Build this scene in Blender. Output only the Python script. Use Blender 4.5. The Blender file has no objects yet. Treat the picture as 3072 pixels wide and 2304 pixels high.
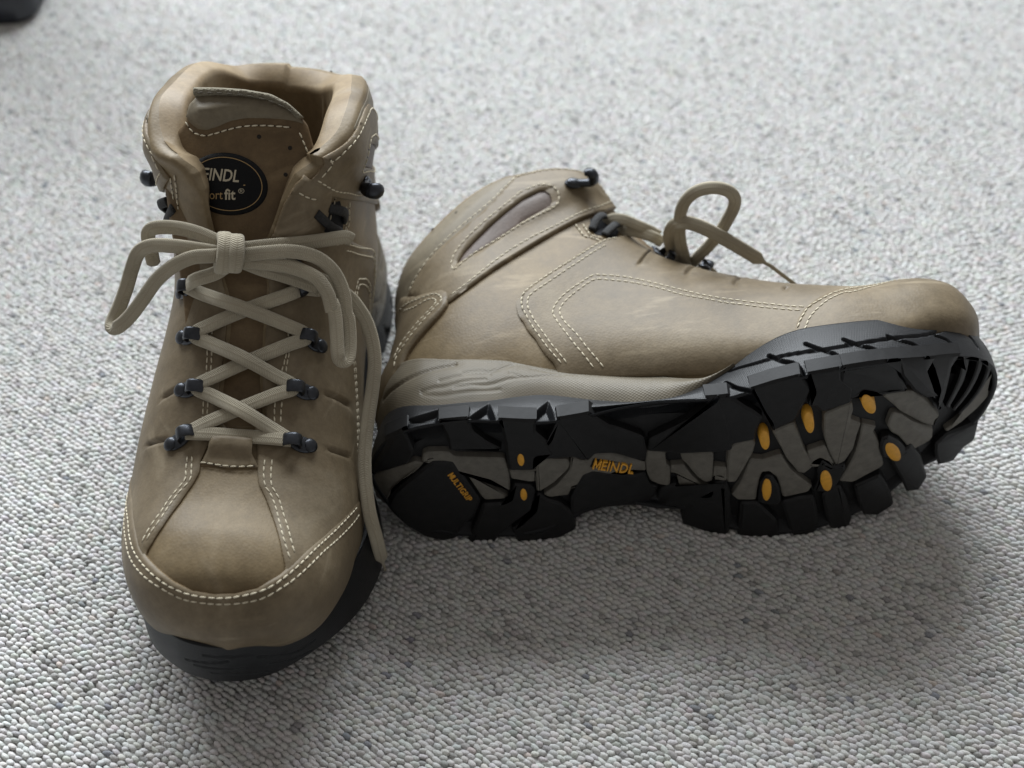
import bpy, bmesh, math, random
import numpy as np
from mathutils import Matrix, Vector
from mathutils.bvhtree import BVHTree
from mathutils.geometry import delaunay_2d_cdt

random.seed(7); RNG = np.random.default_rng(7)
SC = bpy.context.scene
COL = SC.collection

# ------------------------------------------------------------------ camera
PITCH, FOC, CAMH = math.radians(46.88), 3750.0, 0.4694
cam = bpy.data.cameras.new('camera'); camo = bpy.data.objects.new('camera', cam); COL.objects.link(camo)
camo.location = (0, 0, CAMH); camo.rotation_euler = (math.pi/2 - PITCH, 0, 0)
cam.sensor_width = 36; cam.lens = FOC/3072*36; cam.clip_start = 0.02; cam.clip_end = 50
cam.dof.use_dof = True; cam.dof.focus_distance = 0.52; cam.dof.aperture_fstop = 7
SC.camera = camo
# ------------------------------------------------------------------ light
W = bpy.data.worlds.new('World'); SC.world = W; W.use_nodes = True
W.node_tree.nodes['Background'].inputs[0].default_value = (1.0, 0.96, 0.92, 1)
W.node_tree.nodes['Background'].inputs[1].default_value = 0.27
def area(name, loc, target, sx, sy, power, col):
    L = bpy.data.lights.new(name, 'AREA'); L.shape = 'RECTANGLE'; L.size = sx; L.size_y = sy; L.energy = power; L.color = col
    o = bpy.data.objects.new(name, L); COL.objects.link(o); o.location = loc
    o.rotation_euler = (Vector(target)-Vector(loc)).to_track_quat('-Z', 'Y').to_euler(); return o
area('window_light', (-0.40, 1.60, 1.22), (-0.37, 0.0, 1.40), 1.9, 1.3, 130, (0.90, 0.955, 1.0))
SC.view_settings.view_transform = 'Standard'; SC.view_settings.look = 'None'; SC.view_settings.exposure = 0

# ------------------------------------------------------------------ boot poses (model frame: x to the toe, y to the outer side, z up, metres)
def R3(rx, ry, rz): return Matrix.Rotation(math.radians(rz), 4, 'Z') @ Matrix.Rotation(math.radians(ry), 4, 'Y') @ Matrix.Rotation(math.radians(rx), 4, 'X')
BL = Matrix(((0, 1, 0, 0), (-1, 0, 0, 0), (0, 0, 1, 0), (0, 0, 0, 1)))
BR = Matrix(((1, 0, 0, 0), (0, 0, 1, 0), (0, 1, 0, 0), (0, 0, 0, 1)))
MIR = Matrix.Diagonal((1, -1, 1, 1))
POSE = {'L': Matrix.Translation((-.0996, .5304, 0)) @ R3(0, 0, -3.91) @ BL,
        'R': Matrix.Translation((-.0632, .3415, .0405)) @ R3(-1.05, -3.48, 1.26) @ BR}
def sight(S, which):                                     # sight line of a measured photo point, in the model frame
    x, y = (S[0]-1536)/FOC, (S[1]-1152)/FOC
    c, s = math.cos(PITCH), math.sin(PITCH)
    inv = POSE[which].inverted()
    return inv @ Vector((0, 0, CAMH)), (inv.to_3x3() @ Vector((x, c-y*s, -s-y*c))).normalized()
ZOOM = dict(A=(300,150,1.9516), B=(300,900,2.3284), C=(300,1400,2.3284), D=(1100,450,2.0737), E=(1800,450,1.7696), F=(1050,1050,2.212), G=(1950,950,2.011),
            H=(1200,480,5.185), I=(1600,480,5.185), J=(1100,780,4.1475), K=(1900,500,3.687), Q=(1100,1100,3.0167), M=(1600,1100,3.0167), N=(2100,950,3.686), O=(2500,940,3.686), P=(2150,1250,3.403), S=(0,0,1.0))
def Z(code, *pts):                                       # points measured in an enlargement -> photo points
    x0, y0, k = ZOOM[code]; return [(x0+p[0]/k, y0+p[1]/k) for p in pts]

def interp(xs, ys, x):
    xs, ys, x = np.asarray(xs, float), np.asarray(ys, float), np.asarray(x, float)
    d = np.diff(ys)/np.diff(xs); m = np.zeros_like(ys)
    m[1:-1] = (d[:-1]*np.diff(xs)[1:]+d[1:]*np.diff(xs)[:-1])/(xs[2:]-xs[:-2]); m[0] = d[0]; m[-1] = d[-1]
    i = np.clip(np.searchsorted(xs, x)-1, 0, len(xs)-2); h = xs[i+1]-xs[i]; t = np.clip((x-xs[i])/h, 0, 1)
    return ys[i]*(2*t**3-3*t**2+1)+ys[i+1]*(-2*t**3+3*t**2)+h*(m[i]*(t**3-2*t**2+t)+m[i+1]*(t**3-t**2))
def cr(P, n_per=6, closed=False):                        # Catmull-Rom through points
    P = np.asarray(P, float); m = len(P)
    if m < 3 and not closed: return np.array([P[0]+(P[-1]-P[0])*t for t in np.linspace(0, 1, n_per+1)])
    Q = np.vstack([P[-1], P, P[0], P[1]]) if closed else np.vstack([2*P[0]-P[1], P, 2*P[-1]-P[-2]])
    out = []
    for i in range(m if closed else m-1):
        a, b, c, e = Q[i], Q[i+1], Q[i+2], Q[i+3]
        for t in np.arange(n_per)/n_per:
            out.append(.5*(2*b+(c-a)*t+(2*a-5*b+4*c-e)*t*t+(3*b-a-3*c+e)*t**3))
    if not closed: out.append(P[-1])
    return np.array(out)
def resample(P, step):
    P = np.asarray(P, float); d = np.r_[0, np.cumsum(np.linalg.norm(np.diff(P, axis=0), axis=1))]; n = max(2, int(round(d[-1]/step))+1)
    t = np.linspace(0, d[-1], n); return np.stack([np.interp(t, d, P[:, k]) for k in range(P.shape[1])], 1)
def inside(pts, poly):
    x, y = pts[:, 0], pts[:, 1]; c = np.zeros(len(pts), bool); q = np.roll(poly, 1, 0)
    for (x0, y0), (x1, y1) in zip(poly, q):
        if y0 == y1: continue
        c ^= ((y0 > y) != (y1 > y)) & (x < (x1-x0)*(y-y0)/(y1-y0)+x0)
    return c
def dist_poly(pts, line):                                # distance of points to a polyline
    d = np.full(len(pts), 1e9)
    for a, b in zip(line[:-1], line[1:]):
        ab = b-a; t = np.clip(((pts-a)@ab)/(ab@ab+1e-15), 0, 1); d = np.minimum(d, np.linalg.norm(pts-(a+t[:, None]*ab), axis=1))
    return d
def sstep(a, b, x): t = np.clip((x-a)/(b-a), 0, 1); return t*t*(3-2*t)

# ------------------------------------------------------------------ upper surface: fan of sections (mm)
#        N(x,z)      F(x,z)     yc   wl    wm   tm   pn   pf
ST = [ ((276, 50), (270, 46),   9,  3.0,  3.0, .50, 2.0, 2.0),
       ((275, 61), (269, 42),   8, 17.0, 17.0, .50, 2.3, 2.4),
       ((270, 70), (266, 38),   6, 27.0, 26.0, .56, 2.4, 3.0),
       ((262, 79), (258, 35),   4, 36.0, 33.0, .62, 2.4, 4.0),
       ((247, 82.5), (246, 30),   2, 42.0, 39.0, .66, 2.4, 4.0),
       ((228, 81), (228, 22),  -1, 47.0, 43.5, .70, 2.4, 4.0),
       ((208, 84.5), (207, 18),  -2, 49.5, 46.0, .72, 2.4, 4.0),
       ((188, 94), (184, 16),  -3, 48.0, 46.5, .74, 2.4, 4.0),
       ((168,105), (156, 17),  -3, 45.0, 45.0, .72, 2.5, 3.0),
       ((153,116), (125, 19),  -3, 41.5, 41.5, .68, 2.7, 2.6),
       ((143,125), ( 95, 19),  -3, 39.5, 39.5, .64, 2.9, 2.6),
       ((138,134), ( 62, 18),  -3, 39.0, 40.0, .60, 3.2, 2.6),
       ((134,143), ( 28, 20),  -3, 40.0, 40.5, .56, 3.6, 2.8),
       ((130,150), (  5, 38),  -4, 41.0, 41.0, .52, 4.0, 2.3),
       ((127,157), (  5, 62),  -5, 42.5, 41.5, .48, 4.4, 2.1),
       ((124,164), ( 13, 96),  -5, 44.5, 40.5, .45, 4.6, 1.95),
       ((119,170), ( 10,122),  -6, 46.0, 38.5, .43, 4.6, 1.85),
       ((112,179), ( 12,151),  -6, 44.0, 39.0, .43, 4.2, 1.95)]
NS = len(ST)
STR = [list(r) for r in ST]                               # the lying boot's collar is pressed a little narrower
for _k, _w, _p in ((14, 42, 1.95), (15, 43.5, 1.68), (16, 45.5, 1.52), (17, 45, 1.48)): STR[_k][3] = _w; STR[_k][7] = _p
def upper_point(s, v, ST=ST):
    s = np.clip(np.asarray(s, float), 0, 1); v = np.asarray(v, float)
    k = np.arange(NS)/(NS-1.0)
    f = lambda col: interp(k, col, s)
    Nx, Nz = f([a[0][0] for a in ST]), f([a[0][1] for a in ST]); Fx, Fz = f([a[1][0] for a in ST]), f([a[1][1] for a in ST])
    yc, wl, wm, tm, pn, pf = (f([a[j] for a in ST]) for j in range(2, 8))
    pf = pf+.7*(v < 0)*sstep(.80, 1., s)
    tau = np.abs(v)*2*math.pi
    near = tau < math.pi/2
    cs, sn = np.abs(np.cos(tau)), np.abs(np.sin(tau))
    t = np.where(near, tm-tm*cs**(2/pn), tm+(1-tm)*cs**(2/np.maximum(pf, 1.5)))
    y = np.where(v >= 0, wl, -wm)*np.where(near, sn, sn**np.minimum(1, 2/pf))
    return np.stack([Nx+(Fx-Nx)*t, yc+y, Nz+(Fz-Nz)*t], -1)/1000.0
GS, GV = 171, 241
sg, vg = np.linspace(0, 1, GS), np.linspace(-.5, .5, GV)
def grid_normals(G):
    n = np.cross(np.gradient(G, axis=1), np.gradient(G, axis=0)); return n/(np.linalg.norm(n, axis=2, keepdims=True)+1e-12)
def grid_faces(nu, nv):
    i, j = np.meshgrid(np.arange(nu-1), np.arange(nv-1), indexing='ij'); a = (i*nv+j)
    return np.stack([a, a+1, a+nv+1, a+nv], -1).reshape(-1, 4)
class Surf:                                              # a gridded surface with parameters p in [0,1], q in [q0,q1]
    def __init__(self, G, q0, q1, periodic=False):
        self.G, self.N, self.q0, self.q1, self.per = G, grid_normals(G), q0, q1, periodic
        self.nu, self.nv = G.shape[:2]
        self.bvh = BVHTree.FromPolygons([Vector(p) for p in G.reshape(-1, 3)], [tuple(f) for f in grid_faces(self.nu, self.nv)])
    def ij(self, p, q):
        q = np.asarray(q, float)
        if self.per: q = (q-self.q0) % (self.q1-self.q0)+self.q0
        a = np.clip(np.asarray(p, float), 0, 1)*(self.nu-1); b = np.clip((q-self.q0)/(self.q1-self.q0), 0, 1)*(self.nv-1)
        i = np.minimum(a.astype(int), self.nu-2); j = np.minimum(b.astype(int), self.nv-2); return i, j, (a-i)[..., None], (b-j)[..., None]
    def bil(self, A, p, q):
        i, j, a, b = self.ij(p, q); return A[i, j]*(1-a)*(1-b)+A[i+1, j]*a*(1-b)+A[i, j+1]*(1-a)*b+A[i+1, j+1]*a*b
    def normal(self, p, q):
        n = self.bil(self.N, p, q); return n/(np.linalg.norm(n, axis=-1, keepdims=True)+1e-12)
    def at(self, p, q, off=0.0):
        return self.bil(self.G, p, q)+self.normal(p, q)*np.asarray(off)[..., None]
    def metric(self, p, q):
        h = 1e-3; p = np.asarray(p, float); q = np.asarray(q, float); P = np.clip(p, h, 1-h)
        return (np.linalg.norm(self.bil(self.G, P+h, q)-self.bil(self.G, P-h, q), axis=-1)/(2*h)+1e-6, np.linalg.norm(self.bil(self.G, P, q+h)-self.bil(self.G, P, q-h), axis=-1)/(2*h)+1e-6)
    def uv(self, S, which):
        o, d = sight(S, which); hit = self.bvh.ray_cast(o, d)
        loc, idx = hit[0], hit[2]
        if loc is None:
            best = None
            for t in np.linspace(.3, .8, 60):
                r = self.bvh.find_nearest(o+d*t)
                if best is None or r[3] < best[3]: best = r
            loc, idx = best[0], best[2]
        i, j = idx//(self.nv-1), idx % (self.nv-1)
        P00 = self.G[i, j]; e1, e2, w = self.G[i+1, j]-P00, self.G[i, j+1]-P00, np.array(loc)-P00
        A = np.array([[e1@e1, e1@e2], [e1@e2, e2@e2]]); x = np.linalg.solve(A+1e-14*np.eye(2), [e1@w, e2@w])
        return ((i+np.clip(x[0], 0, 1))/(self.nu-1), (j+np.clip(x[1], 0, 1))/(self.nv-1)*(self.q1-self.q0)+self.q0)
    def uvs(self, pts, which): return np.array([self.uv(p, which) for p in pts])
UPS = {}
for _w, _st in (('L', ST), ('R', STR)):
    UPS[_w] = Surf(upper_point(np.repeat(sg, GV), np.tile(vg, GS), _st).reshape(GS, GV, 3), -.5, .5, True)
    UPS[_w].N[:, 0] = UPS[_w].N[:, -1] = (UPS[_w].N[:, 1]+UPS[_w].N[:, -2])/2
UP = UPS['L']

# ------------------------------------------------------------------ sole outline (mm), heel -> outer side -> toe -> inner side
LAT = [(0,-4),(3,9),(8,21),(15,30),(24,35.5),(36,37.5),(48,38),(61,37),(73,35.2),(84,33.8),(96,33),(115,33),(130,34.5),(146,38),(155,41),(164,45.5),(174,50),(184,53),(192,54.3),(204,54.6),(216,53),(228,50),(240,45.5),(252,40),(262,34),(270,27.5),(276.5,19),(279.5,9)]
MED = [(279.4,0),(277,-9),(273,-16),(266,-25),(257,-33),(247,-40.5),(237,-46.5),(226,-51.5),(214,-55),(200,-57),(186,-57.6),(175,-57),(161,-53.5),(150,-48.5),(139,-43.5),(125,-38.5),(112,-36.5),(101,-37),(90,-41.5),(78,-46),(64,-48),(47,-48),(32,-45),(20,-38),(10,-27),(3,-15)]
NO = 1900
OUT = resample(np.vstack([cr(LAT+MED, 20, True), [LAT[0]]]), .1)
OUT = resample(OUT, np.linalg.norm(np.diff(OUT, axis=0), axis=1).sum()/NO)[:NO]
tan = np.roll(OUT, -2, 0)-np.roll(OUT, 2, 0); tan /= np.linalg.norm(tan, axis=1, keepdims=True)
ONRM = np.stack([-tan[:, 1], tan[:, 0]], 1)
ZB = lambda x: interp([-5,0,8,18,40,80,95,112,125,142,158,170,195,215,235,250,264,282], [9,8,3,0,0,0,3,7,8,5,1,0,0,4,10,17,24,31], x)
ZO = lambda x: interp([-5,0,10,21,52,80,105,130,144,158,167,176,208,239,262,282], [31,30,22,16,13,18,14,11,14,20,24,27,31,39,48,53], x)
ZM = lambda x: interp([-5,0,11,36,70,97,125,150,160,167,176,208,239,262,282], [56,55,49,41,38,34,27,19.5,21,24,27,31,39,48,53], x)

# ------------------------------------------------------------------ mesh helpers
def mk(name, verts, faces, mat, parent, mirror=False, smooth=True, kind=None, uv=None, mats=None, midx=None, sharp=None):
    V = np.asarray(verts, float).reshape(-1, 3).copy()
    if mirror: V[:, 1] *= -1; faces = [tuple(reversed(tuple(f))) for f in faces]
    me = bpy.data.meshes.new(name); me.from_pydata([tuple(v) for v in V], [], [tuple(int(i) for i in f) for f in faces]); me.update()
    if smooth: me.polygons.foreach_set('use_smooth', [True]*len(me.polygons))
    for m in (mats or [mat]):
        if m: me.materials.append(m)
    if midx is not None: me.polygons.foreach_set('material_index', np.asarray(midx, np.int32))
    if uv is not None:
        L = me.uv_layers.new(name='uv'); li = np.zeros(len(me.loops), np.int32); me.loops.foreach_get('vertex_index', li)
        L.data.foreach_set('uv', np.asarray(uv, np.float32)[li].reshape(-1))
    if sharp: me.set_sharp_from_angle(angle=math.radians(sharp))
    o = bpy.data.objects.new(name, me); COL.objects.link(o)
    if parent: o.parent = parent
    if kind: o['kind'] = kind
    return o
class MB:                                                # gathers simple solids into one mesh
    def __init__(self): self.v, self.f, self.n = [], [], 0
    def add(self, V, F):
        V = np.asarray(V, float); self.v.append(V); self.f += [tuple(int(i)+self.n for i in f) for f in F]; self.n += len(V)
    def build(self, name, mat, parent, mirror=False, **k):
        return mk(name, np.concatenate(self.v), self.f, mat, parent, mirror, **k)
def ellipsoid(c, ax, nu=8, nv=5):                        # ax: 3 axis vectors
    V, F = [], []
    for i in range(nv+1):
        th = math.pi*i/nv
        for j in range(nu):
            ph = 2*math.pi*j/nu; V.append(np.array(c)+ax[0]*math.sin(th)*math.cos(ph)+ax[1]*math.sin(th)*math.sin(ph)+ax[2]*math.cos(th))
    for i in range(nv):
        for j in range(nu): F.append((i*nu+j, (i+1)*nu+j, (i+1)*nu+(j+1) % nu, i*nu+(j+1) % nu))
    return V, F
def sweep(P, Nr, w, h, ns=12, closed=False, e=.75, caps=True):   # sweep an oval section (half sizes w,h arrays) along P with reference normals Nr
    P = np.asarray(P, float); n = len(P); w = np.broadcast_to(w, n); h = np.broadcast_to(h, n)
    T = (np.roll(P, -1, 0)-np.roll(P, 1, 0)) if closed else np.gradient(P, axis=0); T /= np.linalg.norm(T, axis=1, keepdims=True)+1e-12
    B = np.cross(T, Nr); B /= np.linalg.norm(B, axis=1, keepdims=True)+1e-12; Nn = np.cross(B, T)
    a = np.arange(ns)*2*math.pi/ns; ca, sa = np.cos(a), np.sin(a); ca, sa = np.sign(ca)*np.abs(ca)**e, np.sign(sa)*np.abs(sa)**e
    V = (P[:, None]+B[:, None]*(ca[None, :, None]*w[:, None, None])+Nn[:, None]*(sa[None, :, None]*h[:, None, None])).reshape(-1, 3)
    F = [(i*ns+j, i*ns+(j+1) % ns, ((i+1) % n)*ns+(j+1) % ns, ((i+1) % n)*ns+j) for i in range(n if closed else n-1) for j in range(ns)]
    if not closed and caps: F += [tuple(range(ns-1, -1, -1)), tuple((n-1)*ns+j for j in range(ns))]
    L = np.r_[0, np.cumsum(np.linalg.norm(np.diff(P, axis=0), axis=1))]
    UV = np.stack([np.tile(np.arange(ns)/ns, n), np.repeat(L, ns)*100], 1)
    return V, F, UV
def tubep(P, r, ns=8, closed=False):
    P = np.asarray(P, float); T = np.gradient(P, axis=0); ref = np.array([.31, .22, .92]); return sweep(P, np.tile(ref, (len(P), 1)), r, r, ns, closed, 1.0)

# ------------------------------------------------------------------ materials
def new_mat(name):
    m = bpy.data.materials.new(name); m.use_nodes = True; nt = m.node_tree
    return m, nt, nt.nodes['Principled BSDF'], (lambda t, **k: _node(nt, t, **k)), nt.links.new
def _node(nt, t, **k):
    n = nt.nodes.new(t)
    for a, b in k.items():
        if a.startswith('_'): setattr(n, a[1:], b)
        else: n.inputs[a.replace('__', ' ')].default_value = b
    return n
def ramp(nd, stops, interp='LINEAR'):
    cr_ = nd.color_ramp; cr_.interpolation = interp
    while len(cr_.elements) < len(stops): cr_.elements.new(.5)
    for e, (p, c) in zip(cr_.elements, stops): e.position = p; e.color = (*c, 1) if len(c) == 3 else c
def leather(name, base, dark, pale, rough=.50, scale=1.0, bump=.09):
    m, nt, b, N, L = new_mat(name)
    tc = N('ShaderNodeTexCoord')
    n1 = N('ShaderNodeTexNoise', Scale=22*scale, Detail=5.0, Roughness=.6, Distortion=.6); L(tc.outputs['Object'], n1.inputs['Vector'])
    r1 = N('ShaderNodeValToRGB'); ramp(r1, [(.28, dark), (.52, base), (.76, pale)]); L(n1.outputs['Fac'], r1.inputs['Fac'])
    n2 = N('ShaderNodeTexNoise', Scale=260, Detail=8.0, Roughness=.75); L(tc.outputs['Object'], n2.inputs['Vector'])
    mx = N('ShaderNodeMix', _data_type='RGBA', _blend_type='OVERLAY'); mx.inputs[0].default_value = .42; L(r1.outputs['Color'], mx.inputs[6]); L(n2.outputs['Fac'], mx.inputs[7])
    # thin pale scuffs
    mp = N('ShaderNodeMapping'); mp.inputs['Scale'].default_value = (30, 30, 160); mp.inputs['Rotation'].default_value = (.5, .6, .3); L(tc.outputs['Object'], mp.inputs['Vector'])
    n3 = N('ShaderNodeTexNoise', Scale=1.0, Detail=4.0, Roughness=.55); L(mp.outputs['Vector'], n3.inputs['Vector'])
    r3 = N('ShaderNodeValToRGB'); ramp(r3, [(.60, (0, 0, 0)), (.74, (.45, .45, .45))]); L(n3.outputs['Fac'], r3.inputs['Fac'])
    mx2 = N('ShaderNodeMix', _data_type='RGBA'); L(r3.outputs['Color'], mx2.inputs[0]); L(mx.outputs[2], mx2.inputs[6]); mx2.inputs[7].default_value = (*[min(1, c*1.5) for c in pale], 1)
    L(mx2.outputs[2], b.inputs['Base Color'])
    n4 = N('ShaderNodeTexVoronoi', Scale=900); L(tc.outputs['Object'], n4.inputs['Vector'])
    n5 = N('ShaderNodeTexNoise', Scale=90, Detail=6.0, Roughness=.65); L(tc.outputs['Object'], n5.inputs['Vector'])
    ad = N('ShaderNodeMath', _operation='ADD'); L(n4.outputs['Distance'], ad.inputs[0]); L(n5.outputs['Fac'], ad.inputs[1])
    bp = N('ShaderNodeBump', Strength=bump, Distance=.0006); L(ad.outputs[0], bp.inputs['Height']); L(bp.outputs['Normal'], b.inputs['Normal'])
    rr = N('ShaderNodeMapRange'); rr.inputs['To Min'].default_value = rough-.1; rr.inputs['To Max'].default_value = rough+.12; L(n1.outputs['Fac'], rr.inputs['Value']); L(rr.outputs['Result'], b.inputs['Roughness'])
    b.inputs['Specular IOR Level'].default_value = .26
    return m
M_TAUPE = leather('taupe_leather', (.158, .122, .076), (.094, .070, .040), (.215, .177, .122))
M_TAN = leather('tan_leather', (.168, .124, .068), (.098, .068, .034), (.230, .182, .118))
M_BROWN = leather('brown_leather', (.125, .083, .042), (.085, .053, .025), (.165, .118, .064))
M_PAD = leather('collar_pad_leather', (.165, .138, .095), (.130, .105, .068), (.205, .175, .125), rough=.5, bump=.06)
M_LINING = leather('lining_leather', (.245, .182, .108), (.175, .125, .07), (.31, .245, .16), rough=.5, bump=.06)
M_SLOT = leather('slot_leather', (.105, .078, .064), (.08, .058, .047), (.13, .10, .084))
M_EDGE = leather('cut_leather_edge', (.16, .115, .065), (.11, .075, .04), (.22, .165, .10), bump=.5)
M_SUEDE = leather('suede_trim', (.19, .17, .125), (.14, .12, .085), (.25, .22, .17), rough=.85, bump=.9)
def plain(name, c, rough=.5, metal=0., noise=0., scale=300, bump=0., spec=.5):
    m, nt, b, N, L = new_mat(name); b.inputs['Roughness'].default_value = rough; b.inputs['Metallic'].default_value = metal; b.inputs['Specular IOR Level'].default_value = spec
    b.inputs['Base Color'].default_value = (*c, 1)
    if noise or bump:
        tc = N('ShaderNodeTexCoord'); n = N('ShaderNodeTexNoise', Scale=scale, Detail=5.0, Roughness=.65); L(tc.outputs['Object'], n.inputs['Vector'])
        if noise:
            r = N('ShaderNodeValToRGB'); ramp(r, [(.3, [x*(1-noise) for x in c]), (.7, [min(1, x*(1+noise)) for x in c])]); L(n.outputs['Fac'], r.inputs['Fac']); L(r.outputs['Color'], b.inputs['Base Color'])
        if bump: bp = N('ShaderNodeBump', Strength=bump, Distance=.0005); L(n.outputs['Fac'], bp.inputs['Height']); L(bp.outputs['Normal'], b.inputs['Normal'])
    return m
M_METAL = plain('gunmetal', (.045, .048, .055), .33, .8, .35, 200, .08)
M_THREAD = plain('cream_thread', (.58, .52, .39), .8, 0, .2, 800)
M_DTHREAD = plain('dark_thread', (.075, .062, .042), .85)
M_HOLE = plain('needle_hole', (.015, .011, .007), .9)
M_WEB = plain('black_webbing', (.018, .018, .018), .8, 0, .5, 900, .8)
M_DARKIN = plain('notch_hole_shade', (.012, .013, .016), .95, 0, .3, 500)  # near-black sheet colour painted for the shade inside the webbing hole
M_TREAD = plain('black_tread_rubber', (.0065, .0065, .007), .6, 0, .4, 220, .2, .3)
M_INLAY = plain('grey_brown_rubber', (.12, .112, .096), .62, 0, .2, 250, .3, .3)
M_YEL = plain('yellow_rubber', (.62, .30, .025), .55, 0, .12, 500, .3)
M_LABEL = plain('black_label', (.004, .004, .0045), .7, 0, .2, 700, .3, .2)
M_PRINT = plain('cream_print', (.42, .37, .27), .7)
M_PRINT2 = plain('tan_print', (.34, .22, .09), .7)
def wall_mat(name, c, rough, sc, strength, diag):
    m, nt, b, N, L = new_mat(name); b.inputs['Roughness'].default_value = rough; b.inputs['Specular IOR Level'].default_value = .21
    tc = N('ShaderNodeTexCoord'); n = N('ShaderNodeTexNoise', Scale=70, Detail=4.0); L(tc.outputs['Object'], n.inputs['Vector'])
    r = N('ShaderNodeValToRGB'); ramp(r, [(.3, [x*.85 for x in c]), (.7, [x*1.12 for x in c])]); L(n.outputs['Fac'], r.inputs['Fac']); L(r.outputs['Color'], b.inputs['Base Color'])
    uvn = N('ShaderNodeUVMap'); sep = N('ShaderNodeSeparateXYZ'); L(uvn.outputs['UV'], sep.inputs[0])
    def wave(ax, ay):
        a = N('ShaderNodeMath', _operation='MULTIPLY'); L(sep.outputs[0], a.inputs[0]); a.inputs[1].default_value = ax
        c_ = N('ShaderNodeMath', _operation='MULTIPLY_ADD'); L(sep.outputs[1], c_.inputs[0]); c_.inputs[1].default_value = ay; L(a.outputs[0], c_.inputs[2])
        s = N('ShaderNodeMath', _operation='SINE'); L(c_.outputs[0], s.inputs[0]); return s
    w1, w2 = wave(sc, sc*diag), wave(sc, -sc*diag)
    mu = N('ShaderNodeMath', _operation='MAXIMUM'); L(w1.outputs[0], mu.inputs[0]); L(w2.outputs[0], mu.inputs[1])
    bp = N('ShaderNodeBump', Strength=strength, Distance=.0004); L(mu.outputs[0], bp.inputs['Height']); L(bp.outputs['Normal'], b.inputs['Normal'])
    return m
M_MID = wall_mat('midsole_foam', (.135, .116, .085), .42, 3.6, .20, 1.3)
M_WALL = wall_mat('black_wall_rubber', (.0075, .0081, .0094), .40, 9.0, .18, .25)
def lace_mat(name, base, dark):
    m, nt, b, N, L = new_mat(name); b.inputs['Roughness'].default_value = .85; b.inputs['Sheen Weight'].default_value = .15
    uvn = N('ShaderNodeUVMap'); sep = N('ShaderNodeSeparateXYZ'); L(uvn.outputs['UV'], sep.inputs[0])
    # braid: chevrons along the lace (v in cm, u around)
    a = N('ShaderNodeMath', _operation='MULTIPLY'); L(sep.outputs[0], a.inputs[0]); a.inputs[1].default_value = 8.0
    pp = N('ShaderNodeMath', _operation='PINGPONG'); L(a.outputs[0], pp.inputs[0]); pp.inputs[1].default_value = 1.0
    c_ = N('ShaderNodeMath', _operation='MULTIPLY_ADD'); L(sep.outputs[1], c_.inputs[0]); c_.inputs[1].default_value = 84.0
    sc = N('ShaderNodeMath', _operation='MULTIPLY'); L(pp.outputs[0], sc.inputs[0]); sc.inputs[1].default_value = 9.0; L(sc.outputs[0], c_.inputs[2])
    sn = N('ShaderNodeMath', _operation='SINE'); L(c_.outputs[0], sn.inputs[0])
    mr = N('ShaderNodeMapRange'); mr.inputs['From Min'].default_value = -1; L(sn.outputs[0], mr.inputs['Value'])
    pr = N('ShaderNodeMapRange'); pr.inputs['From Min'].default_value = 0.0; pr.inputs['From Max'].default_value = .22; L(pp.outputs[0], pr.inputs['Value'])
    mul = N('ShaderNodeMath', _operation='MULTIPLY'); L(mr.outputs['Result'], mul.inputs[0]); L(pr.outputs['Result'], mul.inputs[1])
    r = N('ShaderNodeValToRGB'); ramp(r, [(0, [.5*(a+b_) for a, b_ in zip(dark, base)]), (.55, base)]); L(mul.outputs[0], r.inputs['Fac'])
    tc = N('ShaderNodeTexCoord'); n = N('ShaderNodeTexNoise', Scale=60, Detail=4.0); L(tc.outputs['Object'], n.inputs['Vector'])
    mx = N('ShaderNodeMix', _data_type='RGBA', _blend_type='OVERLAY'); mx.inputs[0].default_value = .35; L(r.outputs['Color'], mx.inputs[6]); L(n.outputs['Fac'], mx.inputs[7]); L(mx.outputs[2], b.inputs['Base Color'])
    bp = N('ShaderNodeBump', Strength=.6, Distance=.0005); L(mul.outputs[0], bp.inputs['Height']); L(bp.outputs['Normal'], b.inputs['Normal'])
    return m
M_LACE = lace_mat('lace_braid', (.40, .355, .265), (.21, .18, .125))

# ------------------------------------------------------------------ measured lines on the leather
def L_(*a): return UPS['L'].uvs(sum([Z(*x) for x in a], []), 'L')
def R_(*a): return UPS['R'].uvs(sum([Z(*x) for x in a], []), 'R')
THR_R = L_(('S',(785,1330),(790,1256),(785,1200),(779,1140),(785,1070),(790,985),(800,900),(797,830),(802,719),(843,611),(894,539),(961,503)))
THR_L = L_(('S',(676,1330),(678,1265),(682,1140),(693,1050),(699,977),(690,900),(660,790),(628,662),(607,575),(579,527)))
def thr_fn(T):
    o = np.argsort(T[:, 0]); s, v = T[o, 0], np.abs(T[o, 1]); keep = np.r_[True, np.diff(s) > 1e-3]; s, v = s[keep], v[keep]
    return s, np.clip(v, .01, .135)
_sr, _vr = thr_fn(THR_R); _sl, _vl = thr_fn(THR_L)
SK = max(_sr[0], _sl[0])+.014                                  # lower end of the throat
def vlat(s): return np.where(s < SK, 0, np.interp(s, np.r_[SK-.001, SK+.006, _sr[1:], .93, 1], np.r_[0, _vr[0], _vr[1:], .125, .14]))
def vmed(s): return np.where(s < SK, 0, np.interp(s, np.r_[SK-.001, SK+.006, _sl[1:], .93, 1], np.r_[0, _vl[0], _vl[1:], .125, .14]))
def wrapv(v): return (v+.5) % 1-.5
def s_top(v): a = np.abs(v); return .893+.104*sstep(.08, .27, a)-.021*sstep(.29, .42, a)-.004*(v > 0)*sstep(.12, .25, a)
def edge_r(s): return 1.4+3.6*sstep(.74, .86, s)
def pad(s, v): return -.0022*np.exp(-((s-.825)/.016)**2)*sstep(.36, .42, np.abs(wrapv(v)))+.0028*sstep(.84, .90, s)*(1-sstep(.985, 1.0, s))*sstep(.14, .2, np.abs(v))
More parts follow.
